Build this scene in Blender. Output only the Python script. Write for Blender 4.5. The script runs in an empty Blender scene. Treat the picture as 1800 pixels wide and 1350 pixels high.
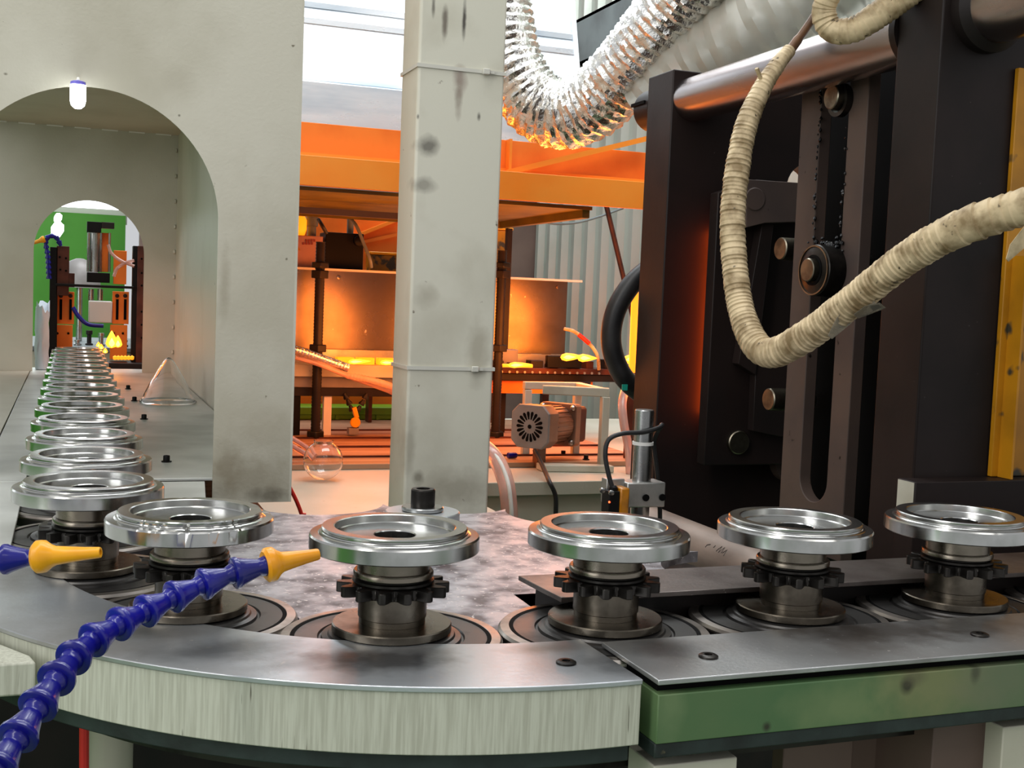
import bpy, bmesh, math, random
from mathutils import Vector, Matrix
random.seed(7)
R = math.radians
PI = math.pi
scene = bpy.context.scene
COL = scene.collection

# ------------------------------------------------------------------ camera
F0, YAW, PITCH, ROLL, CZ = 2087.19, .357107, .0709783, .0401492, 1.30
FWD = Vector((math.sin(YAW) * math.cos(PITCH), math.cos(YAW) * math.cos(PITCH), -math.sin(PITCH)))
_rt = Vector((math.cos(YAW), -math.sin(YAW), 0))
_up = _rt.cross(FWD)
RGT = math.cos(ROLL) * _rt + math.sin(ROLL) * _up
UPV = -math.sin(ROLL) * _rt + math.cos(ROLL) * _up
EYE = Vector((0, 0, CZ))
camd = bpy.data.cameras.new('camera')
camd.sensor_width = 36
camd.lens = F0 / 1800 * 36
camd.clip_start = .02
cam = bpy.data.objects.new('camera', camd)
COL.objects.link(cam)
cam.matrix_world = Matrix((RGT, UPV, -FWD)).transposed().to_4x4()
cam.location = EYE
scene.camera = cam

# ------------------------------------------------------------------ world, lights, exposure
scene.view_settings.view_transform = 'Standard'
scene.view_settings.look = 'None'
scene.view_settings.gamma = 1
scene.view_settings.use_curve_mapping = False
scene.view_settings.exposure = 0.15
world = bpy.data.worlds.new('world')
scene.world = world
world.use_nodes = True
wb = world.node_tree.nodes['Background']
wb.inputs[0].default_value = (.95, .97, 1, 1)
wb.inputs[1].default_value = .55

def area(name, loc, target, sx, sy, power, col):
    l = bpy.data.lights.new(name, 'AREA')
    l.shape = 'RECTANGLE'; l.size = sx; l.size_y = sy
    l.energy = power * .9; l.color = col
    o = bpy.data.objects.new(name, l); COL.objects.link(o)
    o.location = loc
    o.rotation_euler = (Vector(target) - Vector(loc)).to_track_quat('-Z', 'Y').to_euler()
    return o
area('hall_lamp', (-.9, .3, 3.3), (.3, 1.2, 1.0), .35, 2.4, 24, (1, .98, .94))
area('hall_lamp', (.9, -1.2, 3.3), (.5, 1.2, 1.0), 2.4, .35, 8, (1, .98, .95))
area('hall_window', (-3.2, -.6, 2.3), (.2, 1.3, 1.1), 1.6, 2.2, 44, (.97, .98, 1))
area('rear_skylight', (.9, 3.6, 3.7), (.9, 3.2, 1.0), 2.2, 1.6, 85, (.93, .97, 1))
area('hood_fill_light', (.9, 1.5, 3.7), (.8, 2.7, 1.9), 2.0, .9, 42, (.95, .98, 1))  # added area light, brightens the hood front, ducts and beams

# ------------------------------------------------------------------ helpers
def ray(px, py):
    return FWD + RGT * ((px - 900) / F0) - UPV * ((py - 675) / F0)

def at(px, py, x=None, y=None, z=None, d=None):
    """world point seen at a picture position, on a given plane or distance"""
    v = ray(px, py)
    if d is not None: t = d
    elif x is not None: t = (x - EYE.x) / v.x
    elif y is not None: t = (y - EYE.y) / v.y
    else: t = (z - EYE.z) / v.z
    return EYE + v * t

class MB:
    def __init__(s): s.v = []; s.f = []
    def add(s, v, f):
        n = len(s.v); s.v += [Vector(p) for p in v]; s.f += [tuple(i + n for i in q) for q in f]; return s
    def box(s, x0, x1, y0, y1, z0, z1):
        return s.add([(x, y, z) for x in (x0, x1) for y in (y0, y1) for z in (z0, z1)],
                     [(0, 1, 3, 2), (4, 6, 7, 5), (0, 4, 5, 1), (2, 3, 7, 6), (0, 2, 6, 4), (1, 5, 7, 3)])
    def bar(s, a, b, w, h, up=(0, 0, 1)):
        a, b = Vector(a), Vector(b); d = (b - a).normalized(); u = Vector(up)
        r = d.cross(u).normalized(); u = r.cross(d)
        v = [p + r * (i * w / 2) + u * (j * h / 2) for p in (a, b) for i in (-1, 1) for j in (-1, 1)]
        return s.add(v, [(0, 1, 3, 2), (4, 6, 7, 5), (0, 4, 5, 1), (2, 3, 7, 6), (0, 2, 6, 4), (1, 5, 7, 3)])
    def lathe(s, prof, c=(0, 0, 0), axis=(0, 0, 1), seg=48, closed=False):
        c = Vector(c); q = Vector((0, 0, 1)).rotation_difference(Vector(axis).normalized())
        rings = []; v = []; f = []
        for r, z in prof:
            if r < 1e-7:
                rings.append([len(v)]); v.append(c + q @ Vector((0, 0, z)))
            else:
                rings.append(list(range(len(v), len(v) + seg)))
                v += [c + q @ Vector((r * math.cos(2 * PI * k / seg), r * math.sin(2 * PI * k / seg), z)) for k in range(seg)]
        pairs = list(zip(rings, rings[1:])) + ([(rings[-1], rings[0])] if closed else [])
        for a, b in pairs:
            for k in range(seg):
                k2 = (k + 1) % seg
                if len(a) == 1 and len(b) == 1: continue
                if len(a) == 1: f.append((a[0], b[k2], b[k]))
                elif len(b) == 1: f.append((a[k], a[k2], b[0]))
                else: f.append((a[k], a[k2], b[k2], b[k]))
        return s.add(v, f)
    def cyl(s, a, b, r, seg=24, r2=None):
        a, b = Vector(a), Vector(b); L = (b - a).length
        return s.lathe([(0, 0), (r, 0), (r2 or r, L), (0, L)], a, b - a, seg)
    def tube(s, path, rad, seg=14, caps=True):
        path = [Vector(p) for p in path]; n = len(path)
        rad = rad if isinstance(rad, (list, tuple)) else [rad] * n
        T = [(path[min(i + 1, n - 1)] - path[max(i - 1, 0)]).normalized() for i in range(n)]
        u = T[0].orthogonal().normalized(); v = []; f = []
        for i in range(n):
            if i: u = (T[i - 1].rotation_difference(T[i]) @ u); u = (u - T[i] * u.dot(T[i])).normalized()
            w = T[i].cross(u)
            v += [path[i] + (u * math.cos(2 * PI * k / seg) + w * math.sin(2 * PI * k / seg)) * rad[i] for k in range(seg)]
        for i in range(n - 1):
            for k in range(seg):
                k2 = (k + 1) % seg
                f.append((i * seg + k, i * seg + k2, (i + 1) * seg + k2, (i + 1) * seg + k))
        if caps:
            f.append(tuple(range(seg - 1, -1, -1))); f.append(tuple((n - 1) * seg + k for k in range(seg)))
        return s.add(v, f)
    def prism(s, outer, a, b, plane='xy', holes=()):
        """polygon with holes, extruded between a and b along the third axis"""
        def P(p, t):
            return {'xy': (p[0], p[1], t), 'xz': (p[0], t, p[1]), 'yz': (t, p[0], p[1])}[plane]
        bm = bmesh.new(); loops = [outer] + list(holes); edges = []
        for lp in loops:
            vs = [bm.verts.new(P(p, a)) for p in lp]
            edges += [bm.edges.new((vs[i], vs[(i + 1) % len(vs)])) for i in range(len(vs))]
        if holes: bmesh.ops.triangle_fill(bm, edges=edges, use_beauty=True)
        else: bm.faces.new(bm.verts[:])
        bm.verts.index_update()
        base = [v.co.copy() for v in bm.verts]; faces = [tuple(v.index for v in fc.verts) for fc in bm.faces]
        bm.free(); n = len(base); k = {'xy': 2, 'xz': 1, 'yz': 0}[plane]
        top = [v.copy() for v in base]
        for v in top: v[k] = b
        f = list(faces) + [tuple(n + i for i in reversed(q)) for q in faces]; o = 0
        for lp in loops:
            m = len(lp)
            f += [(o + i, o + (i + 1) % m, n + o + (i + 1) % m, n + o + i) for i in range(m)]
            o += m
        return s.add(base + top, f)
    def sheet(s, rows, thick, nrm):
        """grid of points given a thickness along nrm"""
        nr, nc = len(rows), len(rows[0]); nv = Vector(nrm) * thick
        v = [Vector(p) for r in rows for p in r]; n = len(v); v += [p + nv for p in v]; f = []
        for i in range(nr - 1):
            for j in range(nc - 1):
                q = (i * nc + j, i * nc + j + 1, (i + 1) * nc + j + 1, (i + 1) * nc + j)
                f += [q, tuple(n + t for t in reversed(q))]
        rim = [j for j in range(nc)] + [i * nc + nc - 1 for i in range(1, nr)] + \
              [(nr - 1) * nc + j for j in range(nc - 2, -1, -1)] + [i * nc for i in range(nr - 2, 0, -1)]
        for a, b in zip(rim, rim[1:] + rim[:1]): f.append((a, b, n + b, n + a))
        return s.add(v, f)
    def sprocket(s, c, ro, rr, rbore, z0, z1, teeth):
        out = []
        for k in range(teeth):
            a0 = 2 * PI * k / teeth; st = 2 * PI / teeth
            for fr, rad in ((0, rr), (.14, rr + .1 * (ro - rr)), (.24, rr + .55 * (ro - rr)), (.36, ro - .0006), (.42, ro), (.58, ro), (.64, ro - .0006), (.76, rr + .55 * (ro - rr)), (.86, rr + .1 * (ro - rr))):
                a = a0 + fr * st
                out.append((c[0] + rad * math.cos(a), c[1] + rad * math.sin(a)))
        hole = [(c[0] + rbore * math.cos(2 * PI * k / 24), c[1] + rbore * math.sin(2 * PI * k / 24)) for k in range(24)]
        return s.prism(out, z0, z1, 'xy', [hole])

ORG = {}
def build(mb, name, mat, parent=None, smooth=35, bev=0, seg=2, label=None):
    org = ORG.get(parent.name, Vector()) if parent else Vector()
    me = bpy.data.meshes.new(name)
    me.from_pydata([p - org for p in mb.v], [], mb.f)
    bm = bmesh.new(); bm.from_mesh(me)
    bmesh.ops.recalc_face_normals(bm, faces=bm.faces[:])
    bm.to_mesh(me); bm.free()
    me.materials.append(mat)
    o = bpy.data.objects.new(name, me); COL.objects.link(o)
    if smooth:
        me.shade_smooth(); me.set_sharp_from_angle(angle=R(smooth))
    if bev:
        m = o.modifiers.new('bevel', 'BEVEL'); m.width = bev; m.segments = seg
        m.limit_method = 'ANGLE'; m.angle_limit = R(40); m.harden_normals = False
    if parent:
        o.parent = parent; ORG[o.name] = org
    else: ORG[o.name] = Vector()
    if label: o['label'] = label
    return o

def tag(o, label, cat, group=None, kind=None):
    o['label'] = label; o['category'] = cat
    if group: o['group'] = group
    if kind: o['kind'] = kind
    return o

def thing(name, label, cat, loc=(0, 0, 0), group=None):
    o = bpy.data.objects.new(name, None); COL.objects.link(o)
    o.location = loc; o.empty_display_size = .05
    ORG[o.name] = Vector(loc)
    return tag(o, label, cat, group)

def copy_tree(o, loc, label=None, group=None, parent=None):
    c = o.copy(); COL.objects.link(c)
    if parent: c.parent = parent
    else:
        c.location = loc
        if label: c['label'] = label
        if group: c['group'] = group
    for ch in o.children: copy_tree(ch, None, parent=c)
    return c

def spline(pts, n=12):
    pts = [Vector(p) for p in pts]; out = []
    P = [2 * pts[0] - pts[1]] + pts + [2 * pts[-1] - pts[-2]]
    for i in range(1, len(P) - 2):
        for k in range(n):
            t = k / n; a, b, c, d = P[i - 1:i + 3]
            out.append(.5 * ((2 * b) + (c - a) * t + (2 * a - 5 * b + 4 * c - d) * t * t + (3 * b - a - 3 * c + d) * t ** 3))
    return out + [pts[-1]]

def resample(path, step):
    L = [0]
    for a, b in zip(path, path[1:]): L.append(L[-1] + (b - a).length)
    n = max(2, int(L[-1] / step)); out = []; j = 0
    for k in range(n + 1):
        s = L[-1] * k / n
        while j < len(L) - 2 and L[j + 1] < s: j += 1
        t = (s - L[j]) / max(1e-9, L[j + 1] - L[j]); out.append(path[j].lerp(path[j + 1], min(1, max(0, t))))
    return out

def arc(c, r, a0, a1, n):
    return [(c[0] + r * math.cos(R(a0 + (a1 - a0) * k / n)), c[1] + r * math.sin(R(a0 + (a1 - a0) * k / n))) for k in range(n + 1)]

# ------------------------------------------------------------------ materials
def lin(h):
    h = h.lstrip('#'); c = [int(h[i:i + 2], 16) / 255 for i in (0, 2, 4)]
    return tuple(v / 12.92 if v <= .04045 else ((v + .055) / 1.055) ** 2.4 for v in c) + (1,)

def mat(name, col, rough=.5, metal=0, col2=None, scale=8, lo=.42, hi=.66, rvar=.0, bump=0, bscale=60, spots=None, spscale=25, splo=.68,
        stretch=None, trans=0, ior=1.45, coat=0, emit=None, estr=0, spec=.5, alpha=1):
    m = bpy.data.materials.new(name); m.use_nodes = True
    nt = m.node_tree; N = nt.nodes; L = nt.links; b = N['Principled BSDF']
    b.inputs['Roughness'].default_value = rough; b.inputs['Metallic'].default_value = metal
    b.inputs['Base Color'].default_value = lin(col); b.inputs['IOR'].default_value = ior
    b.inputs['Transmission Weight'].default_value = trans; b.inputs['Coat Weight'].default_value = coat
    b.inputs['Alpha'].default_value = alpha; b.inputs['Specular IOR Level'].default_value = spec
    tc = N.new('ShaderNodeTexCoord'); src = tc.outputs['Object']
    if stretch:
        mp = N.new('ShaderNodeMapping'); mp.inputs['Scale'].default_value = stretch
        L.new(src, mp.inputs['Vector']); src = mp.outputs['Vector']
    def noise(sc, det=5):
        n = N.new('ShaderNodeTexNoise'); n.inputs['Scale'].default_value = sc; n.inputs['Detail'].default_value = det
        L.new(src, n.inputs['Vector']); return n.outputs['Fac']
    def ramp(fac, a, c):
        r = N.new('ShaderNodeMapRange'); r.inputs['From Min'].default_value = a; r.inputs['From Max'].default_value = c
        L.new(fac, r.inputs['Value']); return r.outputs['Result']
    cout = None
    if col2:
        fac = ramp(noise(scale), lo, hi)
        mx = N.new('ShaderNodeMix'); mx.data_type = 'RGBA'
        mx.inputs[6].default_value = lin(col); mx.inputs[7].default_value = lin(col2)
        L.new(fac, mx.inputs[0]); cout = mx.outputs[2]
        if rvar:
            rr = N.new('ShaderNodeMapRange'); rr.inputs['To Min'].default_value = rough; rr.inputs['To Max'].default_value = rough + rvar
            L.new(fac, rr.inputs['Value']); L.new(rr.outputs['Result'], b.inputs['Roughness'])
    if spots:
        fac = ramp(noise(spscale, 3), splo, splo + .05)
        mx = N.new('ShaderNodeMix'); mx.data_type = 'RGBA'
        if cout: L.new(cout, mx.inputs[6])
        else: mx.inputs[6].default_value = lin(col)
        mx.inputs[7].default_value = lin(spots); L.new(fac, mx.inputs[0]); cout = mx.outputs[2]
    if cout: L.new(cout, b.inputs['Base Color'])
    if bump:
        bp = N.new('ShaderNodeBump'); bp.inputs['Strength'].default_value = bump; bp.inputs['Distance'].default_value = .002
        L.new(noise(bscale, 3), bp.inputs['Height']); L.new(bp.outputs['Normal'], b.inputs['Normal'])
    if emit:
        b.inputs['Emission Color'].default_value = lin(emit); b.inputs['Emission Strength'].default_value = estr
    return m

M = dict(
    cream=mat('cream_paint', 'c4c0b0', .45, col2='b6b2a0', scale=5, bump=.12, bscale=220, spots='77705f', spscale=70, splo=.74),
    cream_dirty=mat('dirty_cream_paint', 'c3c1b1', .5, col2='a19c8a', scale=9, lo=.5, hi=.75, bump=.08, bscale=150, spots='6a6050', spscale=45, splo=.71),
    plate=mat('worn_steel_plate', 'cdd2d6', .28, .8, col2='86827e', scale=10, lo=.42, hi=.72, rvar=.18, bump=.06, bscale=240, spots='b8b4ae', spscale=160, splo=.71),
    plate_dark=mat('oiled_steel_plate', '7d7570', .36, .8, col2='4a413d', scale=14, lo=.38, hi=.65, rvar=.15, bump=.1, bscale=260, spots='a09a94', spscale=240, splo=.70),
    plate_flat=mat('ground_steel_plate', 'cfd1cb', .36, .35, col2='b4b5ae', scale=7, rvar=.1, bump=.05, bscale=200),
    wheel=mat('index_wheel_steel', 'b0adb0', .4, .55, col2='5e5859', scale=38, lo=.38, hi=.66, rvar=.16, bump=.12, bscale=300, spots='cfc8c4', spscale=210, splo=.64),
    chrome=mat('turned_steel', 'bdbdba', .19, 1, col2='a9a9a5', scale=40, rvar=.03),
    hub=mat('oily_hub_steel', '7e766a', .25, 1, col2='3a342c', scale=26, lo=.42, hi=.7, rvar=.15, bump=.04, bscale=200),
    dark_steel=mat('black_oxide_steel', '3b3835', .33, .85, col2='1f1d1b', scale=30, rvar=.15, bump=.05),
    bearing=mat('bearing_steel', '575553', .36, .8, col2='353332', scale=22, rvar=.15),
    bearing_lip=mat('bearing_lip_steel', 'b8b0a8', .3, 1, col2='7c746c', scale=24, rvar=.15),
    groove=mat('bearing_groove', '0b0a0a', .8, spec=.1),
    skirt=mat('grey_green_paint', 'c2c3b2', .5, col2='aeae9d', scale=6, lo=.38, hi=.62, bump=.1, bscale=10, spots='5f5a4c', spscale=5, splo=.70, stretch=(80, 80, 4)),
    green_skirt=mat('green_paint', '4c6a44', .45, col2='5c7049', scale=5, lo=.46, hi=.62, bump=.06, bscale=120, spots='3c3a2c', spscale=26, splo=.70),
    strip=mat('dark_green_paint', '27322f', .55, col2='1a201e', scale=30, bump=.2, bscale=120, spots='6b6246', spscale=60, splo=.70),
    press=mat('black_machine_steel', '231b19', .42, 0, spec=.22, col2='161211', scale=6, rvar=.1, bump=.04, bscale=150, spots='4f4748', spscale=120, splo=.76),
    press_face=mat('grey_machine_steel', '54463f', .45, 0, spec=.25, col2='453b38', scale=7, rvar=.1, bump=.05, bscale=150, spots='15110f', spscale=60, splo=.70),
    rod=mat('polished_tie_rod', 'b8afae', .22, 1, col2='8f8684', scale=9, rvar=.1, stretch=(1, .2, 1)),
    lrod=mat('dull_tie_rod', '8a7a6e', .5, .15, col2='5e5148', scale=16, rvar=.1, stretch=(1, .3, 1)),
    pin=mat('pin_steel', '8b8474', .3, 1, col2='5d564a', scale=40, rvar=.1),
    grease=mat('black_grease', '060607', .25, bump=.6, bscale=90),
    yellow=mat('chipped_yellow_paint', 'b87c0e', .45, col2='8f600c', scale=10, spots='3b3628', spscale=22, splo=.58, bump=.1, bscale=60),
    tape=mat('cream_cloth_tape', 'cdb893', .62, col2='86714f', scale=46, lo=.42, hi=.66, bump=.35, bscale=130, spots='5b4e3a', spscale=90, splo=.66),
    core=mat('brown_cable_core', '6e4a2c', .5, col2='4a3220', scale=30),
    flap=mat('clear_packing_tape', 'd8d2c2', .2, trans=.75, alpha=1),
    blue=mat('blue_plastic', '0f0f82', .24, coat=.15, col2='0b0b60', scale=12),
    nozzle=mat('orange_yellow_plastic', 'f2aa18', .3, col2='e0900e', scale=20, spots='5b3f10', spscale=60, splo=.72),
    orange=mat('orange_paint', 'ff9a34', .4, col2='ff9028', scale=6),
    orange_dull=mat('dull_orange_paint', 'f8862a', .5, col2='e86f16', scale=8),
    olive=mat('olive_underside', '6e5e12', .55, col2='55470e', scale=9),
    brown=mat('brown_panel', '6e5a50', .6, col2='5e4c44', scale=5),
    galv=mat('galvanised_sheet', 'f0f6fb', .26, .35, col2='b4c6d4', scale=5, lo=.42, hi=.7, rvar=.16, bump=.1, bscale=9, stretch=(.7, 1, 4)),  # bluish streaks in the colour stand in for reflections on the sheet
    foil=mat('aluminium_foil', 'efeeea', .24, 1, bump=1.0, bscale=140),
    shield=mat('stainless_sheet', '9a8e88', .27, 1, col2='85786f', scale=9, rvar=.04, bump=.25, bscale=7, spots='fff0e8', spscale=34, splo=.70),
    wall=mat('pale_sheet_wall', 'b4b9b0', .3, .35, col2='a3a99f', scale=3),
    beam=mat('grey_steel_beam', '7f8a8c', .5, .3, col2='6a7274', scale=6),
    greenwall=mat('green_wall_paint', '59a83a', .6, col2='4d9632', scale=2),
    floor=mat('green_floor_paint', '5e7f58', .4, col2='7a8a70', scale=1.5, rvar=.2),
    ceiling=mat('grey_ceiling', '8c9094', .8),
    rubber=mat('black_rubber', '1c1c1d', .42, col2='2b2a2a', scale=30),
    black=mat('black_plastic', '0a0909', .5, spec=.25),
    black_hot=mat('sooty_black_steel', '1c1310', .5, .2, col2='0f0a08', scale=20),
    rust=mat('rust_brown_steel', '5a2e20', .5, .3, col2='3a1c14', scale=18),
    glass=mat('clear_glass', 'ffffff', .02, trans=1, ior=1.45),
    clearhose=mat('clear_pvc_hose', 'f0c8bc', .18, trans=.55, col2='e8b8aa', scale=20),
    plastic_hose=mat('translucent_ribbed_plastic', 'cfcfc4', .3, trans=.35, col2='bdbdb2', scale=8, bump=.1, bscale=40),
    alum=mat('cast_aluminium', 'bdbcb8', .36, .9, col2='a2a19c', scale=30, rvar=.12, bump=.08, bscale=200),
    motor=mat('grey_motor_paint', '8d8a88', .45, .2, col2='7c7876', scale=12),
    motor_body=mat('motor_aluminium', '9a7a68', .4, .6, col2='80604e', scale=12),
    board=mat('rusty_board', 'b08a6c', .5, col2='8a5f44', scale=6, stretch=(.4, 4, 1)),
    white=mat('white_paint', 'e4e2dc', .5),
    bag=mat('white_poly_bag', 'dfe8f2', .3, trans=.25, bump=.5, bscale=30),
    steel=mat('bright_steel', 'b9bab8', .22, 1, col2='9a9b99', scale=20, rvar=.1),
    amber=mat('amber_sensor_case', 'c07a16', .3, coat=.4, col2='7a4c0e', scale=30),
    tie=mat('zip_tie_nylon', 'c9c8bd', .4),
    green_bin=mat('lime_green_plastic', '6fa01a', .5, col2='5c8814', scale=6),
    red=mat('red_cable', 'd62a22', .4),
    teal=mat('teal_print', '1fa08a', .5),
    purple=mat('violet_halo_paint', '7a72d8', .4),
    ink=mat('marker_ink', '2a201c', .6),
    label=mat('pale_label', 'b58a86', .5, col2='a07a74', scale=20),
    labely=mat('label_yellow', 'b07a10', .5),
    labelr=mat('label_red_print', '8a3a3c', .5),
    lens=mat('clear_tube', 'e6ecec', .1, trans=.5),
    lamp=mat('lit_bulb', 'ffffff', .3, emit='f4fbff', estr=9),
    flame=mat('gas_flame', 'ffb030', .5, emit='ff8a1e', estr=3.6),
    flame_core=mat('gas_flame_core', 'ffd860', .5, emit='ffc84a', estr=5),
    hot=mat('glowing_hot_glass', 'ffb040', .4, emit='ff8c10', estr=1.3),
    glowbar=mat('added_red_glow', 'ff5010', .5, emit='ff5a14', estr=17),
    window=mat('bright_window', 'ffffff', .4, emit='f2f8ff', estr=2.2),
    led=mat('red_indicator', 'ff5030', .4, emit='ff3a1a', estr=10),
)

def stain(m, marks):
    """dirt marks of fixed shape: (x, y, z, rx, ry, rz, colour, strength) in object space"""
    nt = m.node_tree; N = nt.nodes; L = nt.links; b = N['Principled BSDF']
    tc = N.new('ShaderNodeTexCoord')
    ns = N.new('ShaderNodeTexNoise'); ns.inputs['Scale'].default_value = 55; ns.inputs['Detail'].default_value = 4
    L.new(tc.outputs['Object'], ns.inputs['Vector'])
    for x, y, z, rx, ry, rz, col, st in marks:
        mp = N.new('ShaderNodeMapping'); mp.vector_type = 'POINT'
        mp.inputs['Scale'].default_value = (1 / rx, 1 / ry, 1 / rz); mp.inputs['Location'].default_value = (-x / rx, -y / ry, -z / rz)
        L.new(tc.outputs['Object'], mp.inputs['Vector'])
        ln = N.new('ShaderNodeVectorMath'); ln.operation = 'LENGTH'; L.new(mp.outputs['Vector'], ln.inputs[0])
        ad = N.new('ShaderNodeMath'); ad.operation = 'ADD'; L.new(ln.outputs['Value'], ad.inputs[0]); L.new(ns.outputs['Fac'], ad.inputs[1])
        mr = N.new('ShaderNodeMapRange'); mr.inputs['From Min'].default_value = 1.6; mr.inputs['From Max'].default_value = .8
        mr.inputs['To Max'].default_value = st; L.new(ad.outputs[0], mr.inputs['Value'])
        mx = N.new('ShaderNodeMix'); mx.data_type = 'RGBA'; mx.inputs[7].default_value = lin(col)
        src = b.inputs['Base Color']
        if src.is_linked:
            L.new(src.links[0].from_socket, mx.inputs[6])
        else: mx.inputs[6].default_value = src.default_value
        L.new(mr.outputs['Result'], mx.inputs[0]); L.new(mx.outputs[2], b.inputs['Base Color'])

# ------------------------------------------------------------------ setting
WX = 1.95
tag(build(MB().box(-4, 5, -3, 7, -.05, 0), 'floor', M['floor']), 'green painted workshop floor', 'floor', kind='structure')
wr = build(MB().box(WX + .03, WX + .08, 1.5, 6.6, 0, 4.2), 'wall_right', M['wall'])
tag(wr, 'corrugated pale metal wall behind the machines', 'wall', kind='structure')
prof = []
y = 2.2
pitch = .134
def rib_sheet(y0, n):
    pts = []
    for k in range(n):
        b = y0 + k * pitch
        pts += [(b, 0), (b + pitch * .62, 0), (b + pitch * .70, -.028), (b + pitch * .92, -.028)]
    pts.append((y0 + n * pitch, 0))
    return MB().sheet([[(WX + p[1], p[0], z) for p in pts] for z in (.02, 4.18)], .004, (1, 0, 0))
for k in range(4):
    build(rib_sheet(1.72 + k * 6 * pitch, 6), 'corrugated_sheet', M['wall'], wr, smooth=0)
tag(build(MB().box(.25, WX, 4.95, 5.0, 0, 4.2), 'wall_back', M['brown']), 'flat brown grey wall at the far end of the hall', 'wall', kind='structure')
gw = build(MB().box(-4, .25, 6.3, 6.35, 0, 1.64), 'wall_green', M['greenwall'])
tag(gw, 'bright green partition wall seen through the tunnel', 'wall', kind='structure')
tag(build(MB().box(-4, -3.95, -1, 6.3, 0, 1.5), 'wall_left', M['greenwall']), 'green wall on the left side of the hall', 'wall', kind='structure')
win = build(MB().box(-4, .25, 6.42, 6.44, 1.6, 2.6), 'window_1', M['window'])
tag(win, 'bright daylight window above the green partition', 'window', kind='structure')
wf = MB()
for xx in (-3.2, -2.1, -1.0, -.30, .22): wf.box(xx, xx + .04, 6.38, 6.42, 1.6, 2.6)
wf.box(-4, .25, 6.36, 6.42, 1.62, 1.67)
build(wf, 'window_frame', M['white'], win)
# purlin on the right wall
pl = MB()
p0 = at(1075, 62, x=WX - .06)
pl.box(WX - .12, WX - .108, 2.2, 6, p0.z - .09, p0.z + .09).box(WX - .12, WX - .03, 2.2, 6, p0.z + .078, p0.z + .09).box(WX - .12, WX - .03, 2.2, 6, p0.z - .09, p0.z - .078)
tag(build(pl, 'trim_1', M['beam']), 'grey steel channel purlin along the corrugated wall', 'beam', kind='structure')

# ------------------------------------------------------------------ first machine: beds and wheel
CW = (.328, 1.10)          # index wheel centre
RO, RI = .437, .345        # curved rail
ZP = 1.062                 # top of the rail plates
t = thing('curved_rail', 'curved steel guide rail with grey-green skirt at the front corner', 'conveyor rail', (CW[0], CW[1] - RO, .99))
a0, a1 = 181, 272.2
M['ring_plate'] = mat('smudged_steel_plate', 'cdd2d6', .28, .8, col2='8e8a86', scale=10, lo=.42, hi=.72, rvar=.16, bump=.06, bscale=240, spots='d8d6d2', spscale=160, splo=.71)
_mk = []
for px, py, rx, ry, c_, st in ((690, 1160, .05, .03, '3d3c3e', .8), (600, 1150, .03, .02, '5a4a40', .6), (1100, 1165, .03, .03, '4a4a4c', .7), (420, 1140, .06, .03, '55565a', .6), (540, 1165, .04, .02, '5e5c5c', .5), (950, 1140, .03, .012, '7a6a58', .5), (250, 1110, .03, .02, '6a6862', .5)):
    q_ = at(px, py, z=ZP); _mk.append((q_.x - CW[0], q_.y - CW[1] + RO, q_.z - .99, rx, ry, .05, c_, st))
stain(M['ring_plate'], _mk)
build(MB().prism(arc(CW, RO, a0, a1, 60) + arc(CW, RI, a1, a0, 60), ZP - .0035, ZP), 'top_plate', M['ring_plate'], t, bev=.0006)
build(MB().prism(arc(CW, RO - .0015, a0, a1, 60) + arc(CW, RI + .045, a1, a0, 60), 1.0185, ZP - .0036), 'skirt', M['skirt'], t, bev=.0008)
build(MB().prism(arc(CW, RO - .009, a0, a1 - .4, 60) + arc(CW, RI + .05, a1 - .4, a0, 60), 1.0055, 1.0184), 'base_strip', M['strip'], t, bev=.001)
def rail_screw(px, py, par, z=ZP, r=.0068):
    p = at(px, py, z=z)
    s = build(MB().lathe([(0, 0), (r, 0), (r, .0012), (r * .8, .002), (r * .42, .002), (r * .42, .0006), (0, .0006)], (p.x, p.y, z), seg=28), 'screw', M['dark_steel'], par)
    return s
rail_screw(995, 1166, t)

t = thing('straight_rail', 'straight steel guide rail with green painted skirt along the right edge', 'conveyor rail', (.8, .70, .99))
x0 = .3535
M['strip_plate'] = mat('oil_stained_steel_plate', 'b4b5b4', .32, .8, col2='7c7874', scale=10, lo=.42, hi=.72, rvar=.16, bump=.08, bscale=260, spots='cfccc8', spscale=220, splo=.69)
_mk = []
for px, py, rx, ry, c_, st in ((1560, 1110, .08, .04, '4a4038', .75), (1400, 1105, .03, .02, '5a5048', .6), (1700, 1100, .06, .04, '4e463e', .6), (1180, 1140, .03, .03, '4c4c4e', .6)):
    q_ = at(px, py, z=ZP); _mk.append((q_.x - .8, q_.y - .70, q_.z - .99, rx, ry, .05, c_, st))
stain(M['strip_plate'], _mk)
build(MB().box(x0, 1.5, .659, .746, ZP - .0035, ZP), 'top_plate', M['strip_plate'], t, bev=.0006)
build(MB().box(x0 + .004, 1.5, .668, .735, 1.052, ZP - .0036), 'gap_shade_strip', M['groove'], t)  # black strip painting the shade in the open gap under the plate
_mk = []
for px, py, rx, rz, c_, st in ((1640, 1200, .06, .04, '7e7e56', .75), (1760, 1190, .05, .05, '6b7058', .7), (1595, 1205, .007, .007, '26221a', .9), (1608, 1190, .012, .008, '5a5640', .6), (1348, 1278, .004, .004, '2a261c', .9), (1480, 1240, .05, .02, '7d8a5e', .5), (1715, 1180, .005, .01, '3a3a2c', .7), (1180, 1230, .012, .03, '75875f', .5)):
    q_ = at(px, py, y=.66); _mk.append((q_.x - .8, q_.y - .70, q_.z - .99, rx, .05, rz, c_, st))
stain(M['green_skirt'], _mk)
build(MB().box(x0 + .001, 1.5, .660, .70, 1.0195, 1.0519), 'skirt', M['green_skirt'], t, bev=.0008)
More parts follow.
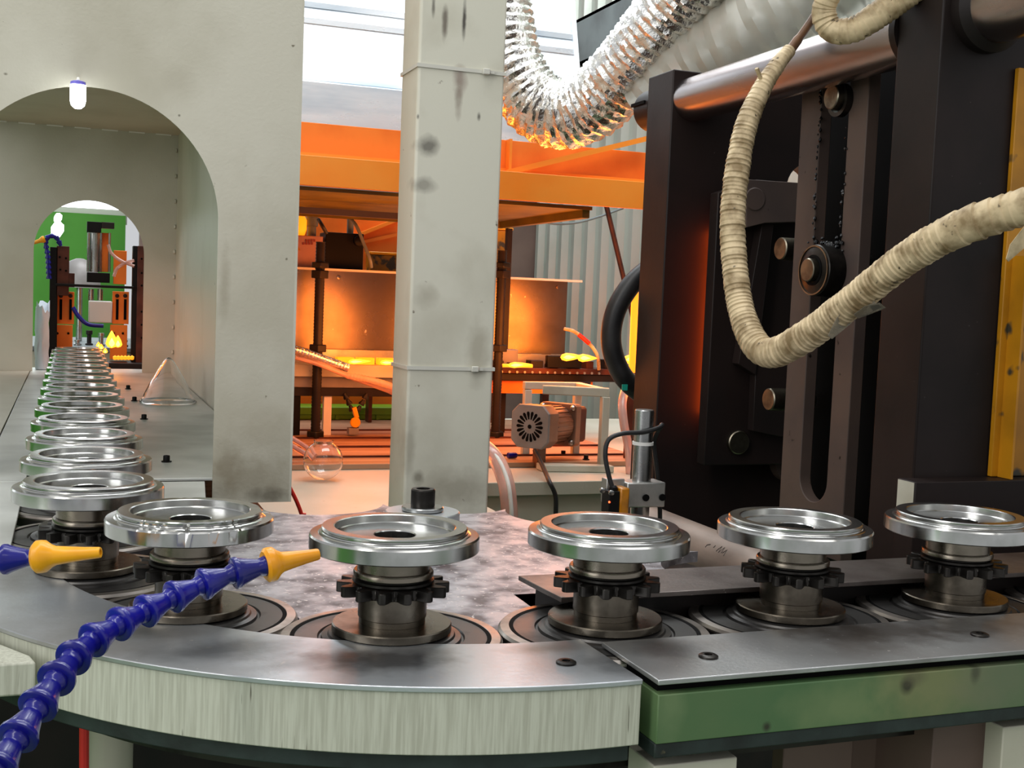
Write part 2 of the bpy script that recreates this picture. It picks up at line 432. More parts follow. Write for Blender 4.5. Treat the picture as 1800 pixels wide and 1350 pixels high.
build(MB().box(x0 + .001, 1.5, .6615, .70, 1.0095, 1.0194), 'base_strip', M['strip'], t, bev=.001)
rail_screw(1245, 1155, t); rail_screw(1722, 1117, t)

t = thing('rear_guide_plate', 'flat dark steel guide plate running behind the right-hand chucks', 'guide plate', (.7, .85, 1.0))
build(MB().prism([(.352, .818), (1.5, .818), (1.5, .892), (.345, .892)], 1.0715, 1.0755), 'top_plate', M['plate_dark'], t, bev=.0005)
build(MB().prism([(.366, .836), (1.5, .836), (1.5, .885), (.358, .885)], 1.048, 1.0714), 'guide_gap_shade', M['black_hot'], t)  # black bar filling the gap under the guide, stands in for its shade
build(MB().box(.36, 1.5, .89, .94, .98, 1.047), 'support_bar', M['dark_steel'], t)

# floor of the bed below the bearings
def sub(name, label, mb, m, cat='machine bed'): return tag(build(mb, name, m, bev=.001), label, cat)
bt = thing('bed_frame', 'dark machine bed and pale legs under the curved and straight rails', 'machine frame', (.4, 1.0, 0))
build(MB().prism(arc(CW, RI + .044, 181, 272, 40) + [(1.5, .71), (1.5, 1.0), (CW[0] + .3, 1.0)] + arc(CW, .35, -20, 181, 40), .985, 1.006), 'bed_plate', M['dark_steel'], bt)
def legbox(px0, px1, py, y0, y1, m, name='leg'):
    a = at(px0, py, y=y0); b = at(px1, py, y=y0)
    build(MB().box(a.x, b.x, y0, y1, .0, 1.0), name, m, bt, bev=.001)
legbox(1150, 1296, 1340, .672, .71, M['cream'])
legbox(1762, 2000, 1310, .672, .71, M['cream'])
legbox(1640, 1757, 1310, .69, .76, M['brown'])
legbox(1378, 1500, 1310, .74, .755, M['brown'], 'brace_panel')
p = at(195, 1330, y=.95)
build(MB().cyl((p.x, .95, 0), (p.x, .95, 1.0), .0165, 28), 'round_leg', M['cream'], bt)
build(MB().bar(at(1480, 1290, y=.76), at(1660, 1420, y=.76), .012, .05), 'brace_panel', M['brown'], bt)
build(MB().box(-.6, 1.6, 1.35, 1.37, 0, .98), 'back_panel', M['black_hot'], bt)
p = at(147, 1300, y=.9)
tag(build(MB().tube(spline([(p.x, .9, 1.0), (p.x + .001, .9, .93), (p.x + .004, .9, .85), (p.x + .01, .92, .6), (p.x, .93, .3), (p.x, .93, 0.004)]), .0035, 10), 'red_cable', M['red']), 'thin red cable hanging beside the round leg under the rail', 'cable')
xr_ = at(63, 1190, y=.812).x; zt_, zb_ = at(30, 1166, y=.812).z, at(30, 1224, y=.812).z
br = MB().prism([(-.4, .812), (xr_, .812), (xr_ - .004, .828), (-.075, .912), (-.4, .95)], zb_, zt_)
tag(build(br, 'side_bracket', M['skirt'], bev=.0015), 'pale grey-green bracket box against the left end of the curved rail', 'bracket')

# left bed: near plates and tunnel plates
t = thing('tunnel_bed', 'steel bed plates on both sides of the chuck row running into the tunnel', 'conveyor bed', (0, 2.2, .98))
build(MB().box(-.42, -.048, 1.105, 1.505, ZP - .0035, ZP), 'plate', M['plate_flat'], t, bev=.0006)
build(MB().box(-.0985, -.048, 1.507, 2.2, ZP - .0035, ZP), 'plate', M['plate_flat'], t, bev=.0006)
build(MB().box(-.0985, -.048, 2.202, 3.5, ZP - .0035, ZP), 'plate', M['plate_flat'], t, bev=.0006)
build(MB().box(.09, .262, 1.5125, 3.5, ZP - .0035, ZP), 'plate', M['plate_flat'], t, bev=.0006)
build(MB().prism([(.09, 1.36), (.145, 1.36), (.158, 1.50), (.09, 1.50)], ZP - .008, ZP - .002), 'plate', M['plate_flat'], t, bev=.0006)
build(MB().prism([(-.42, .862), (CW[0] - RO - .002, .90), (CW[0] - RO - .002, 1.103), (-.42, 1.103)], ZP - .0035, ZP), 'plate', M['plate_flat'], t, bev=.0006)
build(MB().box(-.228, -.1005, 1.53, 3.4, ZP - .004, ZP + .001), 'ledge', M['cream'], t)
build(MB().box(-.3, .262, 1.5, 3.6, .96, .986), 'base_plate', M['dark_steel'], t)
build(MB().box(-.44, -.12, .98, 1.5, .98, 1.055), 'side_skirt', M['skirt'], t)
for yy in (1.6567, 2.0, 2.19, 2.535, 2.825):
    if yy == 2.0: continue
    s = build(MB().lathe([(0, 0), (.0068, 0), (.0068, .0015), (.0045, .0015), (.0045, .008), (.0038, .009), (.0025, .009), (.0022, .005), (0, .005)], (.1235, yy, ZP), seg=20), 'cap_screw', M['black'], t)

# index wheel
PH = 9.3
spk = [PH + 30 * k for k in range(12)]
RW = .312
t = thing('index_wheel', 'large scalloped steel index wheel with a central hex-socket bolt', 'index wheel', (CW[0], CW[1], 1.006))
out = []
for a in spk:
    c = (CW[0] + RW * math.cos(R(a)), CW[1] + RW * math.sin(R(a)))
    half = 64.6
    # concave arc facing the wheel centre
    out += arc(c, .082, a + 180 + half, a + 180 - half, 20)
build(MB().prism(out, 1.036, 1.047, 'xy', [arc(CW, .012, 0, 345, 23)]), 'star_plate', M['wheel'], t)
build(MB().lathe([(0, 1.006), (.05, 1.006), (.05, 1.036), (0, 1.036)], (CW[0], CW[1], 0)), 'hub_pedestal', M['dark_steel'], t)
hc = (CW[0] - .004, CW[1] + .004, .005)
build(MB().lathe([(0, 1.0422), (.026, 1.0422), (.026, 1.0765), (.036, 1.0765), (.0365, 1.0775), (.0365, 1.085), (.0355, 1.086), (0, 1.086)], hc), 'hub_flange', M['plate'], t)
build(MB().lathe([(0, 1.086), (.019, 1.086), (.0205, 1.087), (.0205, 1.0895), (.0195, 1.0905), (0, 1.0905)], hc), 'washer', M['steel'], t)
bo = build(MB().lathe([(0, 1.0905), (.0115, 1.0905), (.0118, 1.0915), (.0118, 1.1065), (.0108, 1.1078), (.0068, 1.1078), (.0068, 1.100), (0, 1.100)], hc, seg=40), 'socket_bolt', M['dark_steel'], t)

# ------------------------------------------------------------------ spindle chucks
def chuck_mesh(nicked):
    prof = [(.0145, 1.1205), (.0592, 1.1205), (.0602, 1.1213), (.0602, 1.1305), (.0594, 1.1318), (.0540, 1.1322), (.0532, 1.1328),
            (.0520, 1.1331), (.0516, 1.1338), (.0508, 1.1342), (.0508, 1.1348), (.0516, 1.1353), (.0517, 1.1362), (.0509, 1.137), (.0432, 1.137), (.0424, 1.1365),
            (.0420, 1.1318), (.0412, 1.1311), (.0172, 1.1306), (.0152, 1.1306), (.0145, 1.1300)]
    mb = MB().lathe(prof, seg=128, closed=True)
    if nicked:
        rng = random.Random(3)
        nicks = [(rng.uniform(0, 2 * PI), rng.uniform(.0008, .002)) for _ in range(8)] + [(R(-99), .0026), (R(-80), .0022), (R(-118), .0012), (R(-66), .0018)]
        for v in mb.v:
            r = math.hypot(v.x, v.y)
            if r < .0505 or v.z < 1.125: continue
            a = math.atan2(v.y, v.x)
            for na, dep in nicks:
                d = (a - na + PI) % (2 * PI) - PI
                if abs(d) < .045:
                    k = 1 - dep * (1 - abs(d) / .045) / r
                    v.x *= k; v.y *= k; v.z -= dep * .35 * (1 - abs(d) / .045)
    return mb

def make_spindle(nicked=False):
    t = thing('spindle_chuck', 'x', 'chuck', (0, 0, 1.006), 'spindle chucks on the conveyor')
    build(chuck_mesh(nicked), 'chuck_plate', M['chrome'], t, smooth=28)
    build(MB().lathe([(.0142, 1.1225), (.0142, 1.108), (.0257, 1.108), (.0257, 1.1204), (.0142, 1.1204)][:1] + [(.0142, 1.1060), (.0257, 1.1060), (.0257, 1.1204), (.0142, 1.1204)], closed=False), 'hub', M['hub'], t)
    build(MB().lathe([(.014, 1.1012), (.0275, 1.1012), (.0285, 1.102), (.0285, 1.1048), (.0278, 1.1058), (.014, 1.1058)], closed=True), 'collar', M['hub'], t)
    build(MB().lathe([(.014, 1.0974), (.0282, 1.0974), (.0290, 1.098), (.0290, 1.0996), (.0262, 1.1005), (.0262, 1.1011), (.014, 1.1011)], closed=True), 'retaining_ring', M['dark_steel'], t)
    build(MB().sprocket((0, 0), .0400, .0300, .014, 1.0895, 1.0970, 14), 'sprocket', M['dark_steel'], t, bev=.0005, seg=1)
    build(MB().lathe([(.012, 1.0682), (.0236, 1.0682), (.0236, 1.0722), (.0244, 1.0728), (.0244, 1.0894), (.012, 1.0894)], closed=True), 'barrel', M['hub'], t)
    build(MB().lathe([(.012, 1.0622), (.0418, 1.0622), (.0426, 1.0629), (.0426, 1.0673), (.0418, 1.0681), (.012, 1.0681)], closed=True), 'washer', M['hub'], t)
    b = build(MB().lathe([(.006, 1.044), (.0775, 1.044), (.0795, 1.046), (.0795, 1.0555), (.0782, 1.0575), (.0715, 1.0580), (.0708, 1.0572),
                          (.0700, 1.0562), (.0690, 1.0572), (.0685, 1.0577), (.0525, 1.0577), (.0515, 1.0562), (.0500, 1.0562), (.0495, 1.0585),
                          (.0455, 1.0592), (.0445, 1.0606), (.038, 1.0621), (.006, 1.0621)], seg=96, closed=True), 'bearing', M['bearing'], t, smooth=25)
    build(MB().lathe([(.0711, 1.0574), (.0716, 1.0582), (.0780, 1.0578), (.0797, 1.0557), (.0797, 1.0540), (.0775, 1.0540)], seg=96, closed=True), 'outer_ring', M['bearing_lip'], b)
    build(MB().lathe([(.0684, 1.0560), (.0712, 1.0560), (.0712, 1.0580), (.0684, 1.0580)], seg=72, closed=True), 'seal_groove', M['groove'], b)
    build(MB().lathe([(.013, 1.006), (.022, 1.006), (.022, 1.0439), (.013, 1.0439)], closed=True), 'shaft', M['dark_steel'], t)
    return t

S0 = make_spindle()
S0.location = (.2172, .8075, 1.006); S0['label'] = 'polished steel chuck in front of the central wheel bolt, beside the long yellow nozzle'
S1 = make_spindle(True)
S1.location = (.0841, .8895, 1.006); S1['label'] = 'steel chuck with nicked and dented rim behind the long blue hose'
P = .1615
for k, lb in enumerate(('steel chuck standing in front of the amber sensor and its round post',
                        'steel chuck in front of the slotted black press plate',
                        'steel chuck near the right picture edge, below the yellow guard',
                        'steel chuck mostly cut off by the right picture edge')):
    copy_tree(S0, (.3764 + k * P, .7903, 1.006), lb)
ords = ['nearest', 'second', 'third', 'fourth', 'fifth', 'sixth', 'seventh', 'eighth', 'ninth', 'tenth', 'eleventh', 'twelfth', 'thirteenth', 'farthest']
for k in range(14):
    copy_tree(S0, (.0159, 1.0386 + k * P, 1.006), '%s steel chuck of the straight row leading into the arched tunnel' % ords[k])

# ------------------------------------------------------------------ tunnel housing
t = thing('tunnel_housing', 'cream painted sheet metal tunnel housing with arched openings over the chuck row', 'machine housing', (.02, 2.4, 1.0))
ac, AR, YF, YB = (.0186, 1.380), .150, 1.51, 3.36
hl, hr = -.232, .2645
def arch_wall(xl, xr, zt, c, r, y0, y1, zb=1.03):
    o = [(xl, zb), (xl, zt), (xr, zt), (xr, zb), (c[0] + r, zb)] + arc(c, r, 0, 180, 48) + [(c[0] - r, zb)]
    return MB().prism(o, y0, y1, 'xz')
M['front'] = mat('front_wall_paint', 'c4c0b0', .45, col2='b3ae9c', scale=6, bump=.14, bscale=230, spots='77705f', spscale=75, splo=.74)
_mk = []
for px, py, rx, rz, c_, st in ((440, 840, .07, .03, '8a806a', .55), (470, 872, .03, .012, '4e4636', .6), (395, 500, .008, .05, '98917e', .6), (312, 140, .02, .02, 'aaa492', .4), (470, 760, .05, .04, '9c937e', .4), (400, 820, .02, .04, '857a64', .5), (315, 203, .0022, .0022, '55503f', .9), (10, 130, .003, .002, '5c5644', .8)):
    q_ = at(px, py, y=YF); _mk.append((q_.x - .02, q_.y - 2.4, q_.z - 1.0, rx, .05, rz, c_, st))
stain(M['front'], _mk)
build(arch_wall(hl, hr, 1.95, ac, AR, YF, YF + .003), 'front_wall', M['front'], t, smooth=0)
build(arch_wall(hl, hr, 1.72, (.044, 1.378), .138, YB, YB + .003), 'rear_wall', M['cream'], t, smooth=0)
build(MB().box(hr, hr + .003, YF, YB, 1.03, 1.95), 'side_wall', M['cream'], t, smooth=0)
for yy in (YF + .004, YB - .03): build(MB().box(hl - .003, hl, yy, yy + .026, 1.064, 1.704), 'side_post', M['cream'], t)
build(MB().box(hl, hr, YF + .003, YB, 1.705, 1.708), 'roof', M['cream'], t, smooth=0)
for k in range(9):
    for (xx, zz) in ((hr - .004, 1.12 + k * .068),):
        w = MB().lathe([(0, -.006), (.003, -.004), (.0036, 0), (.003, .004), (0, .006)], (xx, YB - .003, zz), (0, 0, 1), 8)
        build(w, 'weld', M['cream_dirty'], t)
for k in range(7):
    build(MB().bar((hl + .03 + k * .068, YB - .003, 1.704), (hl + .07 + k * .068, YB - .003, 1.704), .005, .004), 'weld', M['white'], t)
p = at(137, 168, y=1.49)
t = thing('led_bulb', 'small glowing white bulb at the top of the front arch', 'lamp', (p.x, p.y, p.z + .02))
build(MB().lathe([(0, -.0155), (.004, -.0148), (.0075, -.0115), (.0088, -.006), (.0088, .012), (0, .012)], p, seg=24), 'glass', M['lamp'], t)
build(MB().lathe([(0, .012), (.0085, .012), (.0085, .0155), (.006, .0165), (0, .0165)], p, seg=24), 'base', M['purple'], t)  # violet colour of this cap stands in for the bulb's purple halo
build(MB().tube([p + Vector((0, 0, .0165)), p + Vector((0, .004, .02)), (p.x, YF + .001, p.z + .021)], .002, 8), 'wire', M['white'], t)

# support post with zip ties
YPst = 1.58
M['post'] = mat('stained_post_paint', 'd0cebe', .5, col2='b6b2a0', scale=7, lo=.48, hi=.75, bump=.08, bscale=150, spots='6a6050', spscale=60, splo=.73)
_mk = []
for px, py, rx, rz, c_, st in ((782, 40, .005, .03, '4a3a30', .75), (816, 35, .0035, .032, '2a2220', .9), (762, 10, .003, .016, '3a3028', .7), (808, 140, .012, .022, '6e5048', .6), (806, 175, .006, .03, '6a5648', .5),
                              (752, 256, .018, .016, '55524a', .8), (745, 325, .02, .012, '6a665c', .6), (842, 205, .003, .006, '3a342c', .8), (735, 205, .002, .004, '3a342c', .8), (840, 620, .02, .05, '8f8672', .5),
                              (800, 860, .06, .03, '7d7462', .5), (720, 780, .01, .05, '8a8270', .5), (750, 520, .02, .02, '97917f', .5), (735, 840, .01, .012, '5c5444', .6)):
    q_ = at(px, py, y=YPst); _mk.append((q_.x, q_.y, q_.z, rx, .05, rz, c_, st))
stain(M['post'], _mk)
xl, xr = at(722, 500, y=YPst).x, at(873, 500, y=YPst).x
dp = .085
tag(build(MB().box(xl, xr, YPst, YPst + dp, .0, 2.2), 'support_post', M['post'], bev=.004, seg=3), 'square cream steel post with stains standing behind the index wheel', 'post')
for (py, lb) in ((121, 'upper white zip tie around the cream post'), (648, 'lower white zip tie around the cream post')):
    z = at(800, py, y=YPst).z
    t = thing('zip_tie', lb, 'zip tie', (xl, YPst, z))
    g = .0018
    build(MB().prism([(xl - g, YPst - g), (xr + g, YPst - g), (xr + g, YPst + dp + g), (xl - g, YPst + dp + g)], z - .0025, z + .0025, 'xy',
                     [[(xl - .0004, YPst - .0004), (xr + .0004, YPst - .0004), (xr + .0004, YPst + dp + .0004), (xl - .0004, YPst + dp + .0004)]]), 'strap', M['tie'], t)
    hx = xl + (xr - xl) * .77
    build(MB().box(hx - .005, hx + .005, YPst - .007, YPst - g, z - .004, z + .004), 'head', M['tie'], t, bev=.001)
    build(MB().box(hx + .005, hx + .012, YPst - .005, YPst - .0035, z - .002, z + .002), 'tail', M['tie'], t)

# glass cone on the tunnel bed
p = at(295, 712, z=ZP); cy = 2.50; cx = .187
t = thing('glass_cone', 'clear glass funnel cone standing on the steel plate inside the tunnel', 'glassware', (cx, cy, ZP))
co = [(.056, 0), (.0575, .003), (.055, .006), (.0515, .008), (.0455, .022), (.0345, .045), (.0215, .068), (.0095, .086), (.003, .092)]
ci = [(r - .0018, z) for r, z in reversed(co[2:])] + [(.0535, 0)]
build(MB().lathe([(r, z + ZP + .0005) for r, z in co + ci], (cx, cy, 0), seg=48, closed=True), 'cone', M['glass'], t, smooth=60)

# ------------------------------------------------------------------ adjustable coolant hoses
def hose_chain(name, label, pts, nz0, nz1, seg_len, rs, nz_r):
    path = resample(spline(pts, 16), .002)
    t = thing(name, label, 'coolant hose', pts[0])
    L = sum((b - a).length for a, b in zip(path, path[1:]))
    n = max(2, round(L / seg_len)); step = L / n
    pr = resample(path, step); 
    while len(pr) < n + 1: pr.append(path[-1])
    for i in range(len(pr) - 1):
        a, b = pr[i], pr[i + 1]; ax = b - a; l = ax.length; r = rs
        prof = [(.5 * r, -.05 * l), (.9 * r, -.05 * l), (r, -.01 * l), (r, .08 * l), (.93 * r, .14 * l), (.80 * r, .30 * l), (.66 * r, .52 * l), (.56 * r, .68 * l),
                (.53 * r, .76 * l), (.60 * r, .84 * l), (.66 * r, .95 * l), (.60 * r, 1.06 * l), (.35 * r, 1.12 * l), (0, 1.12 * l)]
        build(MB().lathe([(0, -.05 * l)] + prof, a, ax, 28), 'segment', M['blue'], t, smooth=45)
    a, b = Vector(nz0), Vector(nz1); l = (b - a).length; r = nz_r
    prof = [(.55 * r, 0), (.80 * r, -.02 * l), (.99 * r, .03 * l), (r, .09 * l), (.97 * r, .16 * l), (.72 * r, .24 * l), (.58 * r, .32 * l), (.50 * r, .5 * l), (.40 * r, .75 * l), (.34 * r, .97 * l), (.31 * r, l),
            (.2 * r, l), (.2 * r, .8 * l), (0, .8 * l)]
    build(MB().lathe(prof, a, b - a, 32), 'nozzle', M['nozzle'], t, smooth=40)
    return t
pts = [at(-330, 1640, d=.45), at(-180, 1540, d=.48), at(-100, 1470, d=.505), at(-42, 1400, d=.53), at(10, 1329, d=.55), at(45, 1274, d=.57), at(85, 1214, d=.59), at(122, 1164, d=.615), at(165, 1124, d=.64), at(215, 1094, d=.66), at(265, 1070, d=.68), at(310, 1047, d=.695), at(355, 1028, d=.708), at(400, 1011, d=.718), at(440, 1001, d=.726), at(470, 994, d=.731)]
hose_chain('long_coolant_hose', 'long segmented blue coolant hose with yellow nozzle pointing at the middle chuck', pts, at(466, 994, d=.731), at(560, 974, d=.748), .0212, .0098, .0108)
pts = [at(-420, 1010, d=.77), at(-280, 1000, d=.775), at(-130, 992, d=.775), at(-60, 990, d=.775), at(10, 983, d=.775), at(68, 979, d=.775)]
hose_chain('short_coolant_hose', 'short blue coolant hose with yellow nozzle entering at the left picture edge', pts, at(62, 979, d=.775), at(177, 971, d=.775), .0215, .0100, .0108)

# ------------------------------------------------------------------ black press
X0 = .86
t = thing('clamping_press', 'big black steel clamping press with tie rods, slotted plate and platens', 'press', (1.2, 1.4, 0))
y1f, y1b, y2f, y2b = 1.653, 1.737, 1.047, 1.12
ZT = 1.662
hole_c = at(1425, 335, y=y1f)
hole = [(hole_c.x + .045 * math.cos(2 * PI * k / 32), hole_c.z + .045 * math.sin(2 * PI * k / 32)) for k in range(32)]
build(MB().prism([(X0, .9), (1.9, .9), (1.9, ZT), (X0, ZT)], y1f, y1b, 'xz', [hole]), 'rear_platen', M['press'], t, bev=.002)
build(MB().box(X0, 1.9, y2f, y2b, .9, 2.3), 'front_platen', M['press'], t, bev=.002)
# tie rods
ra = at(1213, 176, y=y1f); RX, RZ, RR = ra.x + .004, ra.z + .001, .0335
build(MB().cyl((RX, y1f, RZ), (RX, y2b, RZ), RR, 48), 'tie_rod', M['rod'], t)
build(MB().cyl((RX + .02, y2f, RZ + .01), (RX + .02, .2, RZ + .01), RR + .004, 48), 'tie_rod', M['rod'], t)
build(MB().lathe([(0, 0), (RR + .012, 0), (RR + .012, .012), (RR + .004, .02), (0, .02)], (RX + .02, y2f, RZ + .01), (0, -1, 0), 40), 'rod_collar', M['press'], t)
build(MB().lathe([(RR, 0), (RR + .007, 0), (RR + .007, .01), (RR, .014)], (RX, y2b, RZ), (0, 1, 0), 40), 'rod_collar', M['press'], t)
nb = build(MB().cyl((RX, y1b, RZ), (RX, y1b + .055, RZ), RR * 1.02, 40), 'rod_end_nut', M['press'], t, bev=.003)
build(MB().box(RX - RR * 1.1, RX + RR * 1.1, y1b + .01, y1b + .057, RZ + .004, RZ + .009), 'slot', M['groove'], nb)
lz = 1.003
build(MB().cyl((.724, 1.40, lz), (.724, 1.02, lz), .031, 48), 'lower_tie_rod', M['lrod'], t, label='greyish lower tie rod with marker scribbles')
# slotted plate, standing in line with the tie rods and facing left
XS = .93
yl_ = (at(1411, 161, x=XS).y + at(1369, 886, x=XS).y) / 2
yr_ = (at(1524, 161, x=XS).y + at(1486, 886, x=XS).y) / 2
sl_ = (at(1446, 186, x=XS).y + at(1403, 838, x=XS).y) / 2
sr_ = (at(1492, 186, x=XS).y + at(1454, 838, x=XS).y) / 2
syc, sw = (sl_ + sr_) / 2, abs(sl_ - sr_) / 2
szb = at(1428, 882, x=XS).z + sw
sl = [(syc - sw, 1.60)] + [(syc + sw * math.cos(R(a)), szb + sw * math.sin(R(a))) for a in range(180, 361, 12)] + [(syc + sw, 1.60)]
build(MB().prism([(yr_, .98), (yl_, .98), (yl_, 1.66), (yr_, 1.66)], XS, XS + .018, 'yz', [sl]), 'slotted_plate', M['press_face'], t, bev=.0012)
build(MB().box(1.02, 1.03, y2b + .001, 1.50, .95, 1.66), 'press_gap_shade', M['groove'], t)  # matte black sheet added to darken the open gap behind the slot
rng = random.Random(5)
for k in range(46):
    side = 1 if k % 3 else -1
    zz = rng.uniform(1.38, 1.59); yy = syc + side * sw + rng.uniform(-.003, .003)
    s = rng.uniform(.001, .0024)
    build(MB().lathe([(0, -s * 1.8), (s, -s * .5), (s * .8, s * .6), (0, s * 1.7)], (XS - .0006, yy, zz), (.1, rng.uniform(-.2, .2), 1), 7), 'grease_lump', M['grease'], t)
for k in range(30):
    zz = at(1430, rng.uniform(420, 446), x=XS).z; yy = syc + rng.uniform(-1.3, 1.5) * sw; s = rng.uniform(.0015, .0042)
    build(MB().lathe([(0, -s), (s, -s * .5), (s * .8, s * .6), (0, s)], (XS - .003, yy, zz), (.2, rng.uniform(-.5, .5), 1), 7), 'grease_lump', M['grease'], t)
# cam follower roller running in the slot
rc = at(1429, 475, x=XS - .028)
ro = build(MB().lathe([(0, 0), (.0295, 0), (.0315, .0012), (.0335, .003), (.0335, .0275), (.031, .0278), (0, .0278)], rc, (1, 0, 0), 56), 'cam_roller', M['dark_steel'], t)
build(MB().cyl((XS - .0002, rc.y, rc.z), (XS + .05, rc.y, rc.z), sw * .9, 32), 'roller_shank', M['dark_steel'], ro)
build(MB().lathe([(0, 0), (.0140, 0), (.0152, .001), (.0152, .010), (0, .010)], (rc.x - .0095, rc.y, rc.z), (1, 0, 0), 36), 'axle_pin', M['pin'], ro)
build(MB().lathe([(.0305, -.0007), (.0325, -.0007), (.0325, .0012), (.0305, .0012)], rc, (1, 0, 0), 56, closed=True), 'rim_ring', M['pin'], ro)
build(MB().lathe([(.0160, -.0012), (.0200, -.0012), (.0200, .001), (.0160, .001)], rc, (1, 0, 0), 36, closed=True), 'clip_ring', M['groove'], ro)
p = at(1460, 170, x=XS - .02)
pn = build(MB().lathe([(0, 0), (.0145, 0), (.0158, .0012), (.0158, .06), (0, .06)], p, (1, 0, 0), 36), 'upper_pin', M['pin'], t)
build(MB().lathe([(.0160, .010), (.0215, .010), (.0215, .0195), (.0160, .0195)], (p.x, p.y, p.z - .003), (1, 0, 0), 36, closed=True), 'washer', M['dark_steel'], pn)
# linkage block between rear platen and slotted plate
YL = 1.60
a = at(1262, 350, y=YL); b = at(1252, 818, y=YL); c = at(1385, 320, y=YL)
build(MB().prism([(a.x, a.z + .01), (a.x, b.z), (a.x + .22, b.z), (a.x + .22, c.z), (c.x - .055, c.z)], YL, YL + .024, 'xz'), 'link_block', M['press'], t, bev=.0015)
zc_ = (a.z + b.z) / 2
hb = build(MB().box(a.x + .026, a.x + .034, YL + .03, YL + .042, zc_ - .13, zc_ + .16), 'hidden_glow_bar', M['glowbar'], t)  # unseen emissive bar, added to throw an orange glow on the platen
build(MB().box(a.x + .04, a.x + .20, YL + .0245, y1f - .0005, b.z + .01, c.z - .01), 'spacer_block', M['press'], t)
lk = MB().prism([(at(1312, 315, y=1.57).x, at(1312, 315, y=1.57).z), (at(1312, 400, y=1.57).x, at(1312, 400, y=1.57).z), (at(1345, 392, y=1.57).x, at(1345, 392, y=1.57).z), (at(1345, 392, y=1.57).x + .12, at(1345, 380, y=1.57).z), (at(1345, 392, y=1.57).x + .12, at(1345, 315, y=1.57).z)], 1.57, 1.599, 'xz')
build(lk, 'link_arm', M['press_face'], t, bev=.001)
q = [at(1342, 392, y=1.575), at(1300, 640, y=1.575), at(1330, 660, y=1.575), at(1362, 395, y=1.575)]
build(MB().prism([(v.x, v.z) for v in q], 1.578, 1.598, 'xz'), 'link_arm', M['press'], t, bev=.001)
q = [at(1330, 640, y=1.58), at(1325, 758, y=1.58), at(1372, 768, y=1.58), at(1420, 765, y=1.58), at(1420, 640, y=1.58)]
build(MB().prism([(v.x, v.z) for v in q], 1.582, 1.599, 'xz'), 'link_arm', M['press'], t, bev=.001)
for (px, py, r, yy, ln, m) in ((1328, 350, .0175, 1.568, .02, 'press_face'), (1300, 778, .0185, 1.592, .02, 'pin')):
    c = at(px, py, y=yy)
    build(MB().lathe([(0, 0), (r * .92, 0), (r, .0015), (r, ln), (0, ln)], c, (0, 1, 0), 36), 'pivot_pin', M[m], t)
for (px, py, r, xx) in ((1371, 437, .0160, .935), (1350, 702, .0160, .925)):
    c = at(px, py, x=xx)
    build(MB().lathe([(0, 0), (r * .92, 0), (r, .0015), (r, .07), (0, .07)], c, (1, 0, 0), 36), 'side_pin', M['pin'], t)
c = at(1372, 830, y=1.64)
build(MB().lathe([(0, 0), (.035, 0), (.035, .02), (0, .02)], (c.x + .02, 1.632, c.z + .018), (0, 1, 0), 40), 'boss', M['press_face'], t)
# lower ledge and yellow guard
c = at(1598, 845, y=y2f - .02)
build(MB().box(c.x, 1.9, 1.016, y2f - .001, 1.02, c.z), 'bottom_ledge', M['press'], t, bev=.001)
build(MB().box(c.x - .0008, c.x - .0001, 1.018, y2f - .003, c.z - .034, c.z - .001), 'bare_corner', M['cream_dirty'], t)
tg = thing('guard_plate', 'chipped yellow painted guard plate at the right picture edge', 'guard', (1.0, 1.0, 1.1))
gb = at(1742, 838, y=1.040); g0 = at(1788, 118, y=1.040)
build(MB().box(gb.x, 1.6, 1.040, 1.0465, gb.z, g0.z), 'sheet', M['yellow'], tg, bev=.001)
g1 = at(1786, 450, y=1.035)
build(MB().box(g1.x, g1.x + .003, 1.020, 1.0399, gb.z, g1.z), 'flange', M['yellow'], tg)

# handwriting on the lower rod
tm = thing('marker_scribble', 'short dark marker strokes on the lower tie rod', 'marking', (.724, 1.15, lz + .031))
def on_rod(px, py):
    # nearest crossing of the view ray with the rod surface
    v = ray(px, py); ox, oz = EYE.x - .724, EYE.z - lz
    A = v.x ** 2 + v.z ** 2; B = 2 * (ox * v.x + oz * v.z); Cc = ox * ox + oz * oz - .031 ** 2
    dd = max(0, B * B - 4 * A * Cc); return EYE + v * ((-B - math.sqrt(dd)) / (2 * A))
for st in ([(1240, 962), (1243, 958), (1249, 957)], [(1254, 963), (1258, 959)], [(1262, 966), (1269, 961), (1263, 971), (1274, 963), (1268, 972)], [(1270, 972), (1278, 967), (1272, 977)], [(1259, 969), (1264, 964)]):
    build(MB().tube([on_rod(*s) for s in st], .0006, 6), 'stroke', M['ink'], tm)

# ------------------------------------------------------------------ tape wrapped hoses
def wrapped(name, label, raw, step, turn):
    path = resample(spline([at(px, py, d=d) for px, py, d, r in raw], 14), step)
    n = len(path); t = thing(name, label, 'hose', path[-1]); rad = []
    rr = [r for *_, r in raw]; rng = random.Random(len(raw))
    off = 0; amp = 1; nxt = 0; i0 = 0
    for i in range(n):
        u = i / (n - 1) * (len(rr) - 1); k = min(int(u), len(rr) - 2); base = rr[k] + (rr[k + 1] - rr[k]) * (u - k)
        ph = (i % turn) / turn
        if i >= nxt: nxt = i + rng.choice((3, 3, 4, 4, 5) if u < .62 * (len(rr) - 1) else (5, 7, 9, 11)); i0 = i; amp = rng.uniform(.4, 1.0); off = rng.uniform(-.025, .025)
        rad.append(base * (1 + off + .13 * amp * ((i - i0) / (nxt - i0) - .5)))
    build(MB().tube(path, rad, 22), 'tape_wrap', M['tape'], t, smooth=25)
    return t, path
